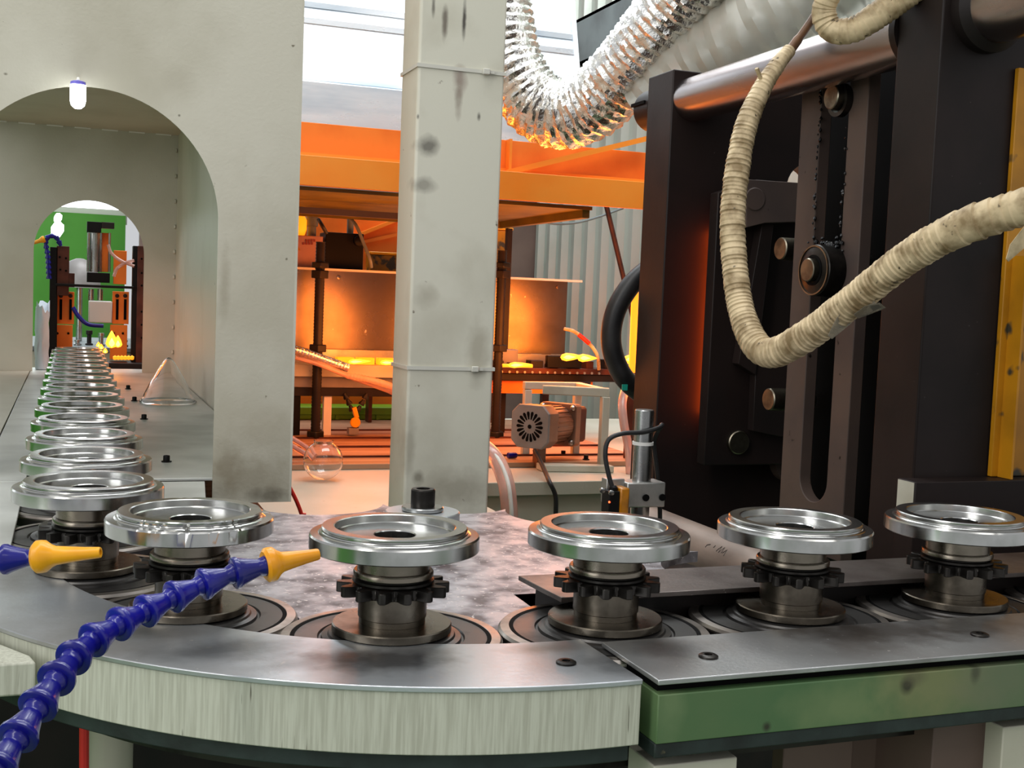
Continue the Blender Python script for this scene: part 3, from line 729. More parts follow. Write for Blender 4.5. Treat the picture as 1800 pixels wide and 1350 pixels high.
raw = [(1388, 88, 1.47, .0085), (1368, 112, 1.46, .0115), (1340, 155, 1.45, .0140), (1312, 220, 1.44, .0150), (1296, 300, 1.43, .0152), (1288, 380, 1.42, .0152), (1291, 460, 1.41, .0156), (1303, 545, 1.39, .0165),
       (1328, 605, 1.36, .0172), (1360, 620, 1.33, .0170), (1415, 592, 1.29, .0165), (1475, 548, 1.25, .0168), (1535, 500, 1.21, .0172), (1600, 450, 1.17, .0176), (1680, 405, 1.13, .0178), (1760, 376, 1.10, .0178), (1880, 345, 1.06, .018), (2050, 330, 1.02, .018), (2300, 380, 1.0, .018), (2500, 520, 1.0, .018)]
th, hp = wrapped('wrapped_hose', 'long cream tape-wrapped hose looping down in front of the black press', raw, .0016, 6)
build(MB().tube(spline([at(1440, 15, d=1.47), at(1418, 48, d=1.47), at(1395, 80, d=1.47), at(1380, 100, d=1.465)], 6), [.0050] * 10 + [.0062] * 9, 12), 'bare_core', M['core'], th)
q = [at(1455, 590, d=1.245), at(1470, 560, d=1.235), at(1492, 532, d=1.225), at(1530, 520, d=1.205)]
q2 = [at(1462, 596, d=1.25), at(1492, 572, d=1.245), at(1510, 555, d=1.24), at(1548, 545, d=1.21)]
build(MB().sheet([q, q2], .0006, (0, -1, 0)), 'torn_tape', M['flap'], th)
q = [at(1500, 553, d=1.22), at(1520, 538, d=1.20), at(1546, 532, d=1.19)]
q2 = [at(1508, 560, d=1.23), at(1530, 552, d=1.22), at(1557, 541, d=1.2)]
build(MB().sheet([q, q2], .0006, (0, -1, 0)), 'torn_tape', M['flap'], th)
q = [at(1768, 455, d=1.08), at(1775, 430, d=1.08), at(1802, 395, d=1.08)]
q2 = [at(1772, 460, d=1.085), at(1795, 440, d=1.085), at(1815, 425, d=1.085)]
build(MB().sheet([q, q2], .0006, (0, -1, 0)), 'torn_tape', M['tape'], th)
p = at(1336, 120, d=1.44)
build(MB().bar(at(1338, 140, d=1.445), at(1330, 120, d=1.435), .004, .003), 'torn_tape', M['tape'], th)
raw = [(1640, -230, 1.28, .0125), (1560, -130, 1.29, .0125), (1500, -60, 1.30, .0125), (1462, -15, 1.31, .0130), (1448, 20, 1.32, .0135), (1462, 52, 1.32, .0145), (1500, 52, 1.31, .0155), (1545, 25, 1.30, .016), (1600, -15, 1.29, .016), (1680, -75, 1.27, .016), (1800, -160, 1.25, .016), (1950, -260, 1.22, .016)]
wrapped('wrapped_hose_loop', 'short tape-wrapped hose loop hanging at the top edge above the tie rod', raw, .0016, 6)

# ------------------------------------------------------------------ sensor post
t = thing('sensor_post', 'round steel post carrying a clamp block and amber sensor behind the chucks', 'sensor stand', (.66, 1.3, 1.0))
SY = 1.30
a = at(1133, 720, y=SY)
SX = a.x
build(MB().lathe([(0, .99), (.0118, .99), (.0118, a.z - .0012), (.0108, a.z), (0, a.z)], (SX, SY, 0), seg=32), 'post', M['steel'], t)
cz0, cz1 = at(1130, 888, y=SY).z, at(1130, 845, y=SY).z
build(MB().box(SX - .026, SX + .026, SY - .016, SY + .016, cz0, cz1), 'clamp_block', M['alum'], t, bev=.0015)
for dx in (-.001, .0215):
    build(MB().lathe([(0, 0), (.0042, 0), (.0042, .002), (0, .002)], (SX + dx, SY - .0162, (cz0 + cz1) / 2 - .003), (0, -1, 0), 20), 'bolt_hole', M['groove'], t)
build(MB().box(SX - .05, SX - .026, SY - .008, SY + .008, cz0 + .004, cz1 + .004), 'bracket', M['alum'], t, bev=.001)
s0 = at(1086, 902, y=SY - .02); s1 = at(1086, 856, y=SY - .02)
sn = build(MB().box(s0.x - .002, s0.x + .010, SY - .03, SY - .008, s0.z, s1.z), 'sensor', M['amber'], t, bev=.002)
build(MB().box(s0.x - .016, s0.x - .0021, SY - .028, SY - .006, s0.z, s1.z - .004), 'sensor_back', M['black'], t, bev=.001)
c = at(1072, 883, y=SY - .03)
build(MB().lathe([(0, 0), (.0012, 0), (.001, .001), (0, .0012)], (c.x, SY - .0282, c.z), (0, -1, 0), 12), 'indicator', M['led'], sn)
for px, py in ((1058, 862), (1074, 866)):
    c = at(px, py, y=SY - .03)
    build(MB().lathe([(0, 0), (.0034, 0), (.0036, .001), (.003, .003), (0, .0035)], c, (0, -1, 0), 16), 'screw', M['steel'], t)
zt = at(1130, 779, y=SY).z
build(MB().lathe([(.0119, zt - .002), (.0130, zt - .002), (.0130, zt + .002), (.0119, zt + .002)], (SX, SY, 0), seg=32, closed=True), 'zip_tie', M['white'], t)
pts = [at(1078, 862, y=SY - .02), at(1070, 835, y=SY - .02), at(1064, 800, y=SY - .02), at(1070, 773, y=SY - .02), at(1095, 762, y=SY - .02), at(1130, 760, y=SY - .018), at(1158, 752, y=SY - .01), at(1163, 748, y=SY + .004), at(1150, 775, y=SY + .02), at(1155, 830, y=SY + .02), at(1160, 900, y=SY + .02), at(1158, 960, y=SY + .02)]
build(MB().tube(spline(pts, 8), .0029, 10), 'cable', M['rubber'], t)
build(MB().lathe([(0, 0), (.0052, 0), (.0052, .004), (.003, .006), (0, .006)], at(1078, 862, y=SY - .02), (0, 0, 1), 14), 'gland', M['black'], t)

# black rubber hose beside the press
HY = 1.80
pts = [at(1200, 430, y=HY), at(1150, 465, y=HY), at(1110, 500, y=HY), at(1083, 545, y=HY), at(1074, 592, y=HY), at(1082, 635, y=HY), at(1104, 672, y=HY), at(1150, 705, y=HY + .02), at(1200, 720, y=HY + .04)]
t = thing('rubber_hose', 'thick black rubber hose bulging out left of the press', 'hose', pts[4])
build(MB().tube(resample(spline(pts, 12), .006), .0172, 22), 'hose', M['rubber'], t)
c = at(1098, 681, y=HY - .018)
build(MB().box(c.x - .005, c.x + .005, c.y - .001, c.y + .0008, c.z - .005, c.z + .005), 'print_mark', M['teal'], t)

# ------------------------------------------------------------------ second machine: glowing glass line in the background
TZ = .92
t = thing('machine_table', 'long cream machine table lit orange by the burners behind the post', 'machine table', (1.0, 2.8, 0))
build(MB().prism([(.30, 1.80), (.72, 1.80), (.72, 2.30), (1.85, 2.30), (1.85, 3.55), (.30, 3.55)], TZ - .03, TZ), 'table_top', M['cream'], t, bev=.002)
build(MB().box(.31, 1.85, 2.312, 2.33, .05, TZ - .0305), 'front_panel', M['cream'], t)
build(MB().box(.30, 1.3, 2.50, 3.4, TZ + .0005, TZ + .012), 'raised_board', M['board'], t, bev=.001)
for k in range(4):
    build(MB().box(.32, 1.28, 2.60 + k * .17, 2.612 + k * .17, TZ + .0122, TZ + .016), 'guide_strip', M['rust'], t)
for xx in (.34, 1.8):
    build(MB().box(xx, xx + .05, 3.4, 3.45, 0, TZ - .031), 'leg', M['cream'], t)

# canopy of orange beams
t = thing('orange_canopy', 'orange painted steel canopy frame with olive underside over the burners', 'canopy frame', (.9, 2.8, 1.52))
CYF = 2.50
zb0, zb1 = 1.521, at(520, 271, y=CYF).z
build(MB().box(.31, 1.62, CYF, CYF + .012, zb0, zb1), 'front_beam', M['orange'], t, bev=.001)
build(MB().box(.31, 1.62, CYF + .0125, CYF + .06, zb1 - .008, zb1), 'beam_flange', M['orange'], t)
zu = at(520, 214, y=2.575).z
build(MB().box(.31, 1.62, 2.565, 2.58, zb1 + .001, zu), 'upper_beam', M['orange_dull'], t, bev=.001)
build(MB().box(.31, 1.62, 2.555, 2.5649, zb1 + .001, zb1 + .012), 'upper_flange', M['orange'], t)
build(MB().bar(at(888, 304, y=2.535), at(1140, 243, y=2.535), .012, .02, (0, -1, 0)), 'diagonal_brace', M['orange'], t)
build(MB().box(at(890, 280, y=2.56).x, at(890, 280, y=2.56).x + .006, 2.54, 2.5645, zb1 + .001, zu), 'stiffener', M['orange'], t)
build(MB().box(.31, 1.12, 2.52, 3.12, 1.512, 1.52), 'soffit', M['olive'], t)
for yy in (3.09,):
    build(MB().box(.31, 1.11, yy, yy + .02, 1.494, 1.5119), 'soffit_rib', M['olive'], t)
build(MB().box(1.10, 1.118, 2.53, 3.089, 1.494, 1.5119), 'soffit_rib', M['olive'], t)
build(MB().box(.31, .80, 2.76, 2.772, 1.479, 1.4938), 'rear_fascia', M['brown'], t)
build(MB().box(.31, .325, 2.98, 3.0, TZ + .012, 1.4935), 'canopy_post', M['rust'], t)
p = at(893, 430, y=3.08)
build(MB().box(p.x - .006, p.x + .008, 3.07, 3.0885, TZ + .012, 1.4935), 'canopy_post', M['black_hot'], t)
# added panel behind the shield, orange paint standing in for the furnace glow
ob = thing('glow_backboard', 'board painted orange for the glow behind the burner shield', 'panel', (.8, 3.5, TZ))
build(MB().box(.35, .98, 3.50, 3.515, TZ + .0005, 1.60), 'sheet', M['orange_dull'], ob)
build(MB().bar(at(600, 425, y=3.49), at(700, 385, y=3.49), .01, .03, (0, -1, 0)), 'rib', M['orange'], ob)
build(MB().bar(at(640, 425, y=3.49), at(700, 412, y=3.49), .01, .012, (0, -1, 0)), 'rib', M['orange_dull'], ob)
for (pa, pb, lb) in (((652, 447), (698, 476), 'yellow plastic box behind the burner shield, left of the post'), ((872, 404), (887, 456), 'yellow plastic box just right of the cream post')):
    a = at(*pa, y=3.3); b = at(*pb, y=3.3)
    y = thing('yellow_box', lb, 'box', (a.x, 3.35, b.z))
    build(MB().box(a.x, b.x + .02, 3.3, 3.36, b.z - .02, a.z), 'body', M['yellow'], y, bev=.003)
    build(MB().box(a.x - .003, b.x + .023, 3.297, 3.363, a.z + .0005, a.z + .008), 'lid', M['nozzle'], y, bev=.002)
    build(MB().box(a.x + .01, a.x + .02, 3.31, 3.35, TZ + .013, b.z - .0205), 'bracket', M['rust'], y)

# heat shield
t = thing('heat_shield', 'shiny stainless heat shield box reflecting orange burner light', 'heat shield', (.9, 3.1, 1.15))
SYF = 3.10
z0, z1 = at(600, 614, y=SYF).z, at(600, 477, y=SYF).z
xl2, xr2 = .42, at(996, 540, y=SYF).x
build(MB().box(xl2, xr2, SYF, SYF + .002, z0, z1), 'front_sheet', M['shield'], t)
build(MB().box(xl2, xr2 + .04, SYF - .012, SYF + .11, z1 + .0002, z1 + .006), 'top_flange', M['white'], t)
build(MB().box(xr2 - .003, xr2, SYF + .003, SYF + .10, z0, z1), 'end_sheet', M['shield'], t)
f0, f1 = at(990, 595, y=SYF), at(1006, 622, y=SYF)
build(MB().prism([(xl2, z0), (xr2, z0), (xr2 + .022, z0 - .035), (xl2, z0 - .035)], SYF - .02, SYF - .018, 'xz'), 'lower_lip', M['alum'], t)
for k in range(5):
    xx = xl2 + .03 + k * (xr2 - xl2 - .06) / 4
    build(MB().lathe([(0, 0), (.006, 0), (.005, .003), (0, .004)], (xx, SYF, z1 - .016), (0, -1, 0), 14), 'rivet', M['shield'], t)
for xx in (xl2 + .02, xr2 - .05):
    build(MB().box(xx, xx + .02, SYF + .03, SYF + .05, TZ + .013, z0), 'stand_leg', M['rust'], t)

# threaded columns
def column(px, pytop, lb):
    b = at(px, 780, z=TZ + .012)
    yy = 2.96
    x = at(px, 600, y=yy).x; zt = at(px, pytop, y=yy).z
    t = thing('threaded_column', lb, 'column', (x, yy, TZ + .012))
    rods = MB(); n = 120; prof = [(0, TZ + .013)]
    for k in range(n + 1):
        z = TZ + .013 + (zt - TZ - .013) * k / n
        prof.append((.0125 - .0012 * (k % 2), z))
    build(rods.lathe(prof + [(0, zt)], (x, yy, 0), seg=20), 'rod', M['black_hot'], t)
    for py, h, m in ((466, .014, 'dark_steel'), (482, .02, 'black_hot'), (612, .018, 'black_hot'), (768, .03, 'dark_steel')):
        z = at(px, py, y=yy).z
        hexa = [(x + .024 * math.cos(R(20 + 60 * k)), yy + .024 * math.sin(R(20 + 60 * k))) for k in range(6)]
        build(MB().prism(hexa, max(z - h / 2, TZ + .0135), z + h / 2), 'nut', M[m], t, bev=.002)
    return t
column(559, 425, 'black threaded column with nuts between the tunnel housing and the cream post')
column(877, 440, 'black threaded column with nuts just right of the cream post')

# carousel rails with burners
RYF = 2.985
t = thing('carousel_rail', 'cream and dark rail carrying hot burners in front of the heat shield', 'conveyor rail', (.9, 3.0, 1.05))
a = at(515, 640, y=RYF); b = at(515, 662, y=RYF); c = at(515, 682, y=RYF); e = at(700, 650, y=RYF)
build(MB().box(.38, .80, RYF, RYF + .08, b.z, a.z), 'cream_rail', M['cream_dirty'], t, bev=.002)
build(MB().box(.38, .80, RYF + .02, RYF + .07, c.z, b.z - .0005), 'under_beam', M['motor'], t, bev=.002)
build(MB().box(.38, .80, RYF + .025, RYF + .09, c.z - .022, c.z - .0005), 'dark_beam', M['black_hot'], t)
d0 = at(1000, 648, y=RYF); d1 = at(1000, 658, y=RYF); d2 = at(1000, 671, y=RYF)
build(MB().box(.93, 1.55, RYF, RYF + .08, d1.z, d0.z), 'upper_rail', M['rust'], t, bev=.001)
build(MB().box(.93, 1.55, RYF + .006, RYF + .07, d2.z, d1.z - .0005), 'lower_rail', M['black_hot'], t, bev=.002)
build(MB().box(.93, 1.36, RYF + .02, RYF + .06, d2.z - .035, d2.z - .0005), 'brace_block', M['orange_dull'], t)
build(MB().box(1.02, 1.05, RYF + .02, RYF + .05, TZ + .0125, d2.z - .0355), 'leg', M['white'], t)
for px, m in ((576, 'white'), (521, 'black')):
    xx = at(px, 720, y=RYF + .03).x
    build(MB().box(xx - .010, xx + .010, RYF + .03, RYF + .05, TZ + .0125, c.z - .0225), 'leg', M[m], t)
# bearing knob under the rail, bolts and small carriers
p = at(1010, 676, y=RYF)
build(MB().lathe([(0, -.03), (.02, -.03), (.026, -.02), (.036, -.012), (.036, 0), (0, 0)], (p.x, RYF - .02, p.z + .01), seg=24), 'roller_knob', M['black_hot'], t)
rng = random.Random(11)
for k in range(20):
    xx = .95 + k * .022
    build(MB().cyl((xx, RYF - .004, d1.z + .004), (xx, RYF + .002, d1.z + .004), .0035, 10), 'bolt', M['alum'], t)
for k in range(9):
    xx = .95 + k * .055; h = rng.uniform(.008, .026)
    build(MB().box(xx, xx + rng.uniform(.02, .04), RYF + .01, RYF + .05, d0.z, d0.z + h), 'carrier', M['rust' if k % 2 else 'black_hot'], t, bev=.001)
a1 = at(1000, 640, y=RYF)
build(MB().box(at(960, 640, y=RYF).x, at(1020, 640, y=RYF).x, RYF - .01, RYF + .009, d0.z + .002, at(980, 625, y=RYF).z), 'burner_box', M['black'], t, bev=.002)
build(MB().box(at(868, 640, y=RYF).x, at(922, 640, y=RYF).x, RYF + .052, RYF + .09, d0.z + .001, at(900, 616, y=RYF).z), 'burner_box', M['motor'], t, bev=.002)
for k in range(3):
    xx = at(590 + k * 36, 630, y=RYF + .05).x
    build(MB().box(xx, xx + .045, RYF + .03, RYF + .06, a.z + .0002, at(600, 630, y=RYF + .03).z + .003), 'heater_strip', M['hot'], t, bev=.002)
build(MB().box(at(872, 638, y=RYF - .02).x, at(935, 638, y=RYF - .02).x, RYF - .03, RYF - .0105, d0.z + .002, d0.z + .011), 'heater_strip', M['hot'], t, bev=.002)

def flame(px, py, y, L, r, lb, power=0, axis=(0, 0, 1), m='flame'):
    p = at(px, py, y=y)
    t = thing('burner_flame', lb, 'flame', p, 'small burner flames of the glass machines')
    build(MB().lathe([(0, 0), (r * .7, L * .08), (r, L * .25), (r * .75, L * .55), (r * .3, L * .85), (0, L)], p, axis, 14), 'outer_flame', M[m], t, smooth=60)
    build(MB().lathe([(0, L * .06), (r * .45, L * .2), (r * .5, L * .3), (0, L * .6)], p + Vector((0, -r * .8, 0)), axis, 12), 'inner_cone', M['flame_core'], t, smooth=60)
    if power:
        l = bpy.data.lights.new('flame_light', 'POINT'); l.energy = power * .9; l.color = (1, .24, .03); l.shadow_soft_size = .12
        o = bpy.data.objects.new('flame_light', l); COL.objects.link(o); o.location = p + Vector((0, -.20, .07))
flame(985, 628, 2.93, .07, .011, 'left flame of the two beside the heat shield corner', 5, (1, 0, .05))
flame(1015, 629, 2.93, .06, .011, 'right flame of the two beside the heat shield corner', 0, (1, 0, .0))
flame(1095, 632, 2.7, .06, .011, 'yellow flame inside the loop of the black rubber hose', .8, (1, 0, .05))
flame(612, 636, 2.95, .06, .007, 'low flame under the heat shield left of the post', 5, (1, 0, .05))
flame(668, 637, 2.95, .06, .007, 'low flame touching the left side of the post', 0, (1, 0, 0))
flame(893, 642, 2.93, .07, .008, 'low flame just right of the post under the heat shield', 5, (1, 0, .05))
g0 = at(1111, 655, y=2.55); g1 = at(1117, 498, y=2.55)
t = thing('glowing_tube', 'upright glowing yellow glass tube between the rubber hose and the press', 'glass tube', g0)
build(MB().tube([g0, g0.lerp(g1, .5), g1], .0085, 16), 'tube', M['hot'], t)
build(MB().cyl((g0.x, g0.y, TZ + .013), g0, .012, 16), 'holder', M['rust'], t)

# label box, black box, fittings above the shield
zt = z1 + .0065
t = thing('warning_box', 'pinkish box with yellow stripe and warning triangle above the heat shield', 'control box', (at(540, 460, y=3.14).x, 3.14, zt))
a = at(500, 412, y=3.12); b = at(567, 455, y=3.12)
build(MB().box(a.x, b.x, 3.12, 3.19, zt, a.z), 'case', M['label'], t, bev=.002)
s0 = at(500, 408, y=3.1185); s1 = at(567, 417, y=3.1185)
build(MB().box(s0.x, b.x, 3.117, 3.1195, s1.z, a.z - .001), 'yellow_stripe', M['labely'], t)
q = [at(510, 440, y=3.118), at(519, 422, y=3.118), at(528, 440, y=3.118)]
build(MB().prism([(v.x, v.z) for v in q], 3.1175, 3.1195, 'xz'), 'warning_triangle', M['labely'], t)
for (px0, px1, py) in ((537, 556, 423), (532, 552, 428)):
    for k in range(4):
        v = at(px0 + (px1 - px0) * k / 4, py, y=3.118)
        build(MB().box(v.x, v.x + .0045, 3.1178, 3.1195, v.z - .003, v.z + .003), 'print', M['labelr'], t)
t = thing('black_box', 'black square housing with round knob above the heat shield', 'control box', (at(605, 468, y=3.15).x, 3.15, zt))
a = at(570, 408, y=3.15); b = at(635, 468, y=3.15)
build(MB().box(a.x, b.x, 3.13, 3.21, zt, a.z), 'case', M['black'], t, bev=.002)
c = at(629, 424, y=3.13)
build(MB().lathe([(0, 0), (.009, 0), (.0135, .003), (.0135, .02), (0, .02)], (c.x, 3.108, c.z), (0, 1, 0), 24), 'knob', M['black'], t)
c = at(617, 400, y=3.16)
build(MB().cyl((c.x, 3.17, a.z), (c.x, 3.17, c.z + .045), .009, 16), 'stem', M['beam'], t)
p = at(527, 395, y=3.14)
t = thing('hot_glass_bulb', 'glowing pinkish glass bulb above the warning box', 'glassware', p)
build(MB().lathe([(0, -.03), (.013, -.027), (.018, -.012), (.018, .012), (.012, .024), (0, .028)], p, seg=24), 'bulb', M['hot'], t, smooth=60)
build(MB().cyl((p.x, p.y, p.z + .024), (p.x, p.y, 1.4935), .006, 12), 'stem', M['steel'], t)
p = at(548, 392, y=3.15)
t = thing('grey_fitting', 'grey cylindrical fitting on top of the warning box', 'fitting', p)
build(MB().lathe([(0, -.045), (.012, -.045), (.012, -.01), (.017, -.008), (.017, .02), (.012, .022), (0, .022)], p, seg=20), 'body', M['beam'], t)
def cable(name, lb, pts, r, m, cat='cable', seg=10):
    return tag(build(MB().tube(spline(pts, 8), r, seg), name, m), lb, cat)
cable('grey_cable', 'grey cable curving down right of the black box', [at(618, 386, y=3.10), at(628, 400, y=3.08), at(640, 430, y=3.07), at(650, 455, y=3.06), at(653, 470, y=3.07)], .0045, M['beam'])
cable('dark_cable', 'dark cable slanting above the warning box', [at(560, 386, y=3.12), at(566, 396, y=3.1), at(574, 410, y=3.11)], .005, M['rubber'])

# green crate and Y shaped hose on the table
t = thing('green_crate', 'lime green plastic crate at the back of the machine table', 'crate', (.8, 3.42, TZ + .0125))
a = at(520, 715, y=3.38); b = at(700, 715, y=3.38); zc = a.z
build(MB().box(.50, .92, 3.38, 3.48, TZ + .0125, zc), 'body', M['green_bin'], t, bev=.004)
build(MB().box(.497, .923, 3.372, 3.379, zc - .022, zc), 'rim', M['green_bin'], t, bev=.002)
for xx in (.60, .72, .84): build(MB().box(xx, xx + .008, 3.374, 3.3795, TZ + .014, zc - .0225), 'rib', M['green_bin'], t)
t = thing('small_hose_fork', 'dark segmented hose fork with orange nozzles standing on the machine table', 'coolant hose', (at(625, 755, y=3.0).x, 3.0, TZ + .0125))
def chain(pts, r, m):
    pr = resample(spline(pts, 8), .014)
    for a, b in zip(pr, pr[1:]):
        build(MB().lathe([(0, -.001), (r, 0), (r, .004), (r * .6, .011), (r * .55, .015), (0, .015)], a, b - a, 12), 'segment', M[m], t)
fy = 3.0
chain([at(625, 752, y=fy), at(627, 740, y=fy), at(622, 728, y=fy)], .008, 'black_hot')
chain([at(619, 722, y=fy), at(613, 707, y=fy), at(604, 690, y=fy)], .008, 'black_hot')
chain([at(628, 722, y=fy), at(638, 706, y=fy), at(646, 690, y=fy)], .008, 'black_hot')
build(MB().bar(at(622, 716, y=fy - .005), at(627, 735, y=fy - .005), .012, .012), 'orange_nozzle', M['nozzle'], t, bev=.002)
build(MB().lathe([(0, 0), (.012, 0), (.014, .003), (.012, .008), (0, .008)], at(625, 743, y=fy - .012), (0, 1, 0), 16), 'orange_clamp', M['nozzle'], t)
p = at(621, 762, y=fy)
build(MB().box(p.x - .014, p.x + .012, fy - .01, fy + .015, TZ + .0165, at(621, 752, y=fy).z), 'foot_block', M['motor'], t, bev=.001)
# silver corrugated tube and pink hoses
def corrugated(name, lb, pts, r, m, step=.004, cat='hose'):
    path = resample(spline(pts, 10), step)
    return tag(build(MB().tube(path, [r * (1 + .09 * (i % 2)) for i in range(len(path))], 16), name, m, smooth=20), lb, cat)
corrugated('silver_tube', 'silver corrugated tube lying on the cream rail behind the post', [at(500, 612, y=2.93), at(530, 618, y=2.93), at(575, 634, y=2.93), at(612, 647, y=2.93)], .0105, M['foil'])
corrugated('pink_ribbed_tube', 'pinkish ribbed clear tube slanting behind the cream post', [at(610, 660, y=2.90), at(650, 668, y=2.88), at(690, 680, y=2.86), at(730, 700, y=2.84), at(760, 730, y=2.82)], .008, M['clearhose'])
cable('pink_hose', 'pale pink hose slanting under the cream rail to the post', [at(520, 628, y=2.94), at(560, 640, y=2.93), at(620, 664, y=2.91), at(690, 690, y=2.88), at(740, 720, y=2.86)], .0065, M['clearhose'], 'hose')
# glass flask
fp = at(567, 845, z=TZ)
t = thing('glass_flask', 'small clear round glass bulb lying on the machine table', 'glassware', (fp.x, fp.y, TZ))
r = .040
fo = [(0, .001)] + [(r * math.sin(R(a)), r - r * math.cos(R(a)) + .001) for a in range(15, 151, 9)] + [(.019, .078), (.020, .082)]
fi = [(max(0, rr - .0014), z) for rr, z in reversed(fo[1:])] + [(0, .0026)]
build(MB().lathe([(a, b + TZ) for a, b in fo + fi], (fp.x, fp.y, 0), seg=40), 'bulb', M['glass'], t, smooth=60)
cable('clear_hose_pair', 'upper of two clear hoses behind the tunnel housing edge', [at(490, 758, y=2.6), at(515, 772, y=2.6), at(540, 788, y=2.6), at(552, 802, y=2.58)], .006, M['clearhose'], 'hose')
cable('clear_hose_pair', 'lower of two clear hoses behind the tunnel housing edge', [at(490, 768, y=2.56), at(512, 783, y=2.56), at(535, 797, y=2.56), at(548, 806, y=2.55)], .006, M['clearhose'], 'hose')
cable('thin_red_wire', 'thin dark red wire between tunnel housing and post', [at(488, 815, y=1.72), at(500, 840, y=1.72), at(512, 862, y=1.72), at(523, 885, y=1.72), at(531, 908, y=1.72)] + [(at(535, 930, y=1.72).x, 1.72, z_) for z_ in (.95, .7, .5, .3, .1, .003)], .003, M['red'])
t = thing('striped_hose', 'clear pink hose with white stripe bending down right of the post', 'hose', at(890, 880, y=2.15))
pts = [at(800, 760, y=2.3), at(845, 782, y=2.25), at(870, 805, y=2.2), at(885, 835, y=2.17), at(893, 870, y=2.15), at(896, 930, y=2.15), at(890, 1010, y=2.2)]
build(MB().tube(spline(pts, 10), .0165, 20), 'outer_tube', M['clearhose'], t)
pts = [v + Vector((-.002, -.0158, .004)) for v in pts]
build(MB().tube(spline(pts, 10), .0042, 12), 'white_stripe', M['white'], t)

# gear motor on its stand
ax = Vector((math.sin(R(52)), math.cos(R(52)), -.02)).normalized()
mc = at(931, 750, y=2.46)
t = thing('gear_motor', 'grey gear motor with round fan grille and reddish body', 'motor', mc)
side = Vector((ax.y, -ax.x, 0)).normalized(); upv = side.cross(ax) if side.cross(ax).z > 0 else ax.cross(side)
def octo(c, h, ch):
    q = [(-h, -h + ch), (-h + ch, -h), (h - ch, -h), (h, -h + ch), (h, h - ch), (h - ch, h), (-h + ch, h), (-h, h - ch)]
    return [c + side * a + upv * b for a, b in q]
def loft(rings):
    n = len(rings[0]); v = [p for r_ in rings for p in r_]; f = []
    for i in range(len(rings) - 1):
        for k in range(n): f.append((i * n + k, i * n + (k + 1) % n, (i + 1) * n + (k + 1) % n, (i + 1) * n + k))
    f += [tuple(range(n))[::-1], tuple((len(rings) - 1) * n + k for k in range(n))]
    return MB().add(v, f)
h = .048
fc = build(loft([octo(mc, h, .017), octo(mc + ax * .006, h + .001, .017)]), 'fan_cover', M['motor'], t, bev=.001)
build(loft([octo(mc + ax * .0062, h, .017), octo(mc + ax * .046, h, .017)]), 'fan_shroud', M['motor_body'], t, bev=.001)
for k in range(18):
    a = 2 * PI * k / 18
    d = side * math.cos(a) + upv * math.sin(a)
    w = d.cross(ax)
    o = [mc + d * (r0) + w * s_ - ax * .0008 for r0, s_ in ((.016, -.0012), (.029, -.0036), (.033, -.0028), (.0345, 0), (.033, .0028), (.029, .0036), (.016, .0012))]
    build(loft([o, [p + ax * .002 for p in o]]), 'vent_slot', M['groove'], fc)
build(MB().lathe([(0, 0), (.0048, 0), (.0048, .002), (0, .002)], mc - ax * .001, ax, 16), 'center_hole', M['groove'], fc)
build(MB().cyl(mc + ax * .046, mc + ax * .125, .044, 40), 'body', M['motor_body'], t)
for k in range(24):
    a = 2 * PI * k / 24; d = side * math.cos(a) + upv * math.sin(a)
    build(MB().bar(mc + ax * .05 + d * .0445, mc + ax * .12 + d * .0445, .002, .004, d), 'fin', M['motor_body'], t)
build(loft([octo(mc + ax * .126, .049, .006), octo(mc + ax * .15, .049, .006)]), 'gearbox_flange', M['motor_body'], t, bev=.002)
build(loft([octo(mc + ax * .151, .042, .006), octo(mc + ax * .19, .042, .006)]), 'gearbox', M['rust'], t, bev=.002)
for a_, b_ in ((-.04, .04), (.04, .04), (-.04, -.04), (.04, -.04)):
    build(MB().lathe([(0, 0), (.006, 0), (.007, .004), (.004, .009), (0, .01)], mc + ax * .1255 + side * a_ + upv * b_, -ax, 14), 'flange_bolt', M['steel'], t)
build(MB().box(mc.x + .03, mc.x + .05, mc.y + .02, mc.y + .05, TZ + .0005, mc.z - .04), 'foot', M['motor_body'], t)
cable('motor_cable', 'black cable hanging from the gear motor', [at(940, 792, y=2.44), at(952, 815, y=2.36), at(965, 845, y=2.27), at(976, 870, y=2.26), at(977, 900, y=2.26), at(974, 960, y=2.27)], .005, M['rubber'])
t = thing('motor_stand', 'cream welded tube frame over the gear motor', 'frame', (at(1010, 800, y=2.5).x, 2.5, TZ))
sy0, sy1 = 2.44, 2.62
A = at(942, 690, y=sy0 + .1); B = at(1064, 690, y=sy0); zt = B.z
fx0, fx1 = A.x, B.x
ft = at(1060, 838, y=sy0).z
for (xx, yy) in ((fx1, sy0), (fx1 + .01, sy1), (fx0 + .01, sy1)):
    build(MB().box(xx - .009, xx + .009, yy - .009, yy + .009, TZ + .012 if yy > 2.49 else TZ + .0005, zt - .0095), 'leg', M['cream_dirty'], t, bev=.002)
build(MB().bar((fx0, sy1, zt), (fx1 + .02, sy1, zt), .018, .018), 'top_bar', M['cream_dirty'], t, bev=.002)
build(MB().bar((fx0 - .0, sy0 + .06, zt), (fx1 + .01, sy0, zt), .018, .02), 'top_bar', M['cream_dirty'], t, bev=.002)
build(MB().bar((fx1, sy0, zt), (fx1 + .01, sy1, zt), .018, .018), 'top_bar', M['cream_dirty'], t, bev=.002)
b0 = at(932, 818, y=2.46); b1 = at(1062, 832, y=2.40)
build(MB().prism([(fx0 - .02, 2.43), (fx1 + .012, 2.40), (fx1 + .012, 2.425), (fx0 - .02, 2.47)], TZ + .0005, TZ + .016), 'base_bar', M['cream_dirty'], t, bev=.002)
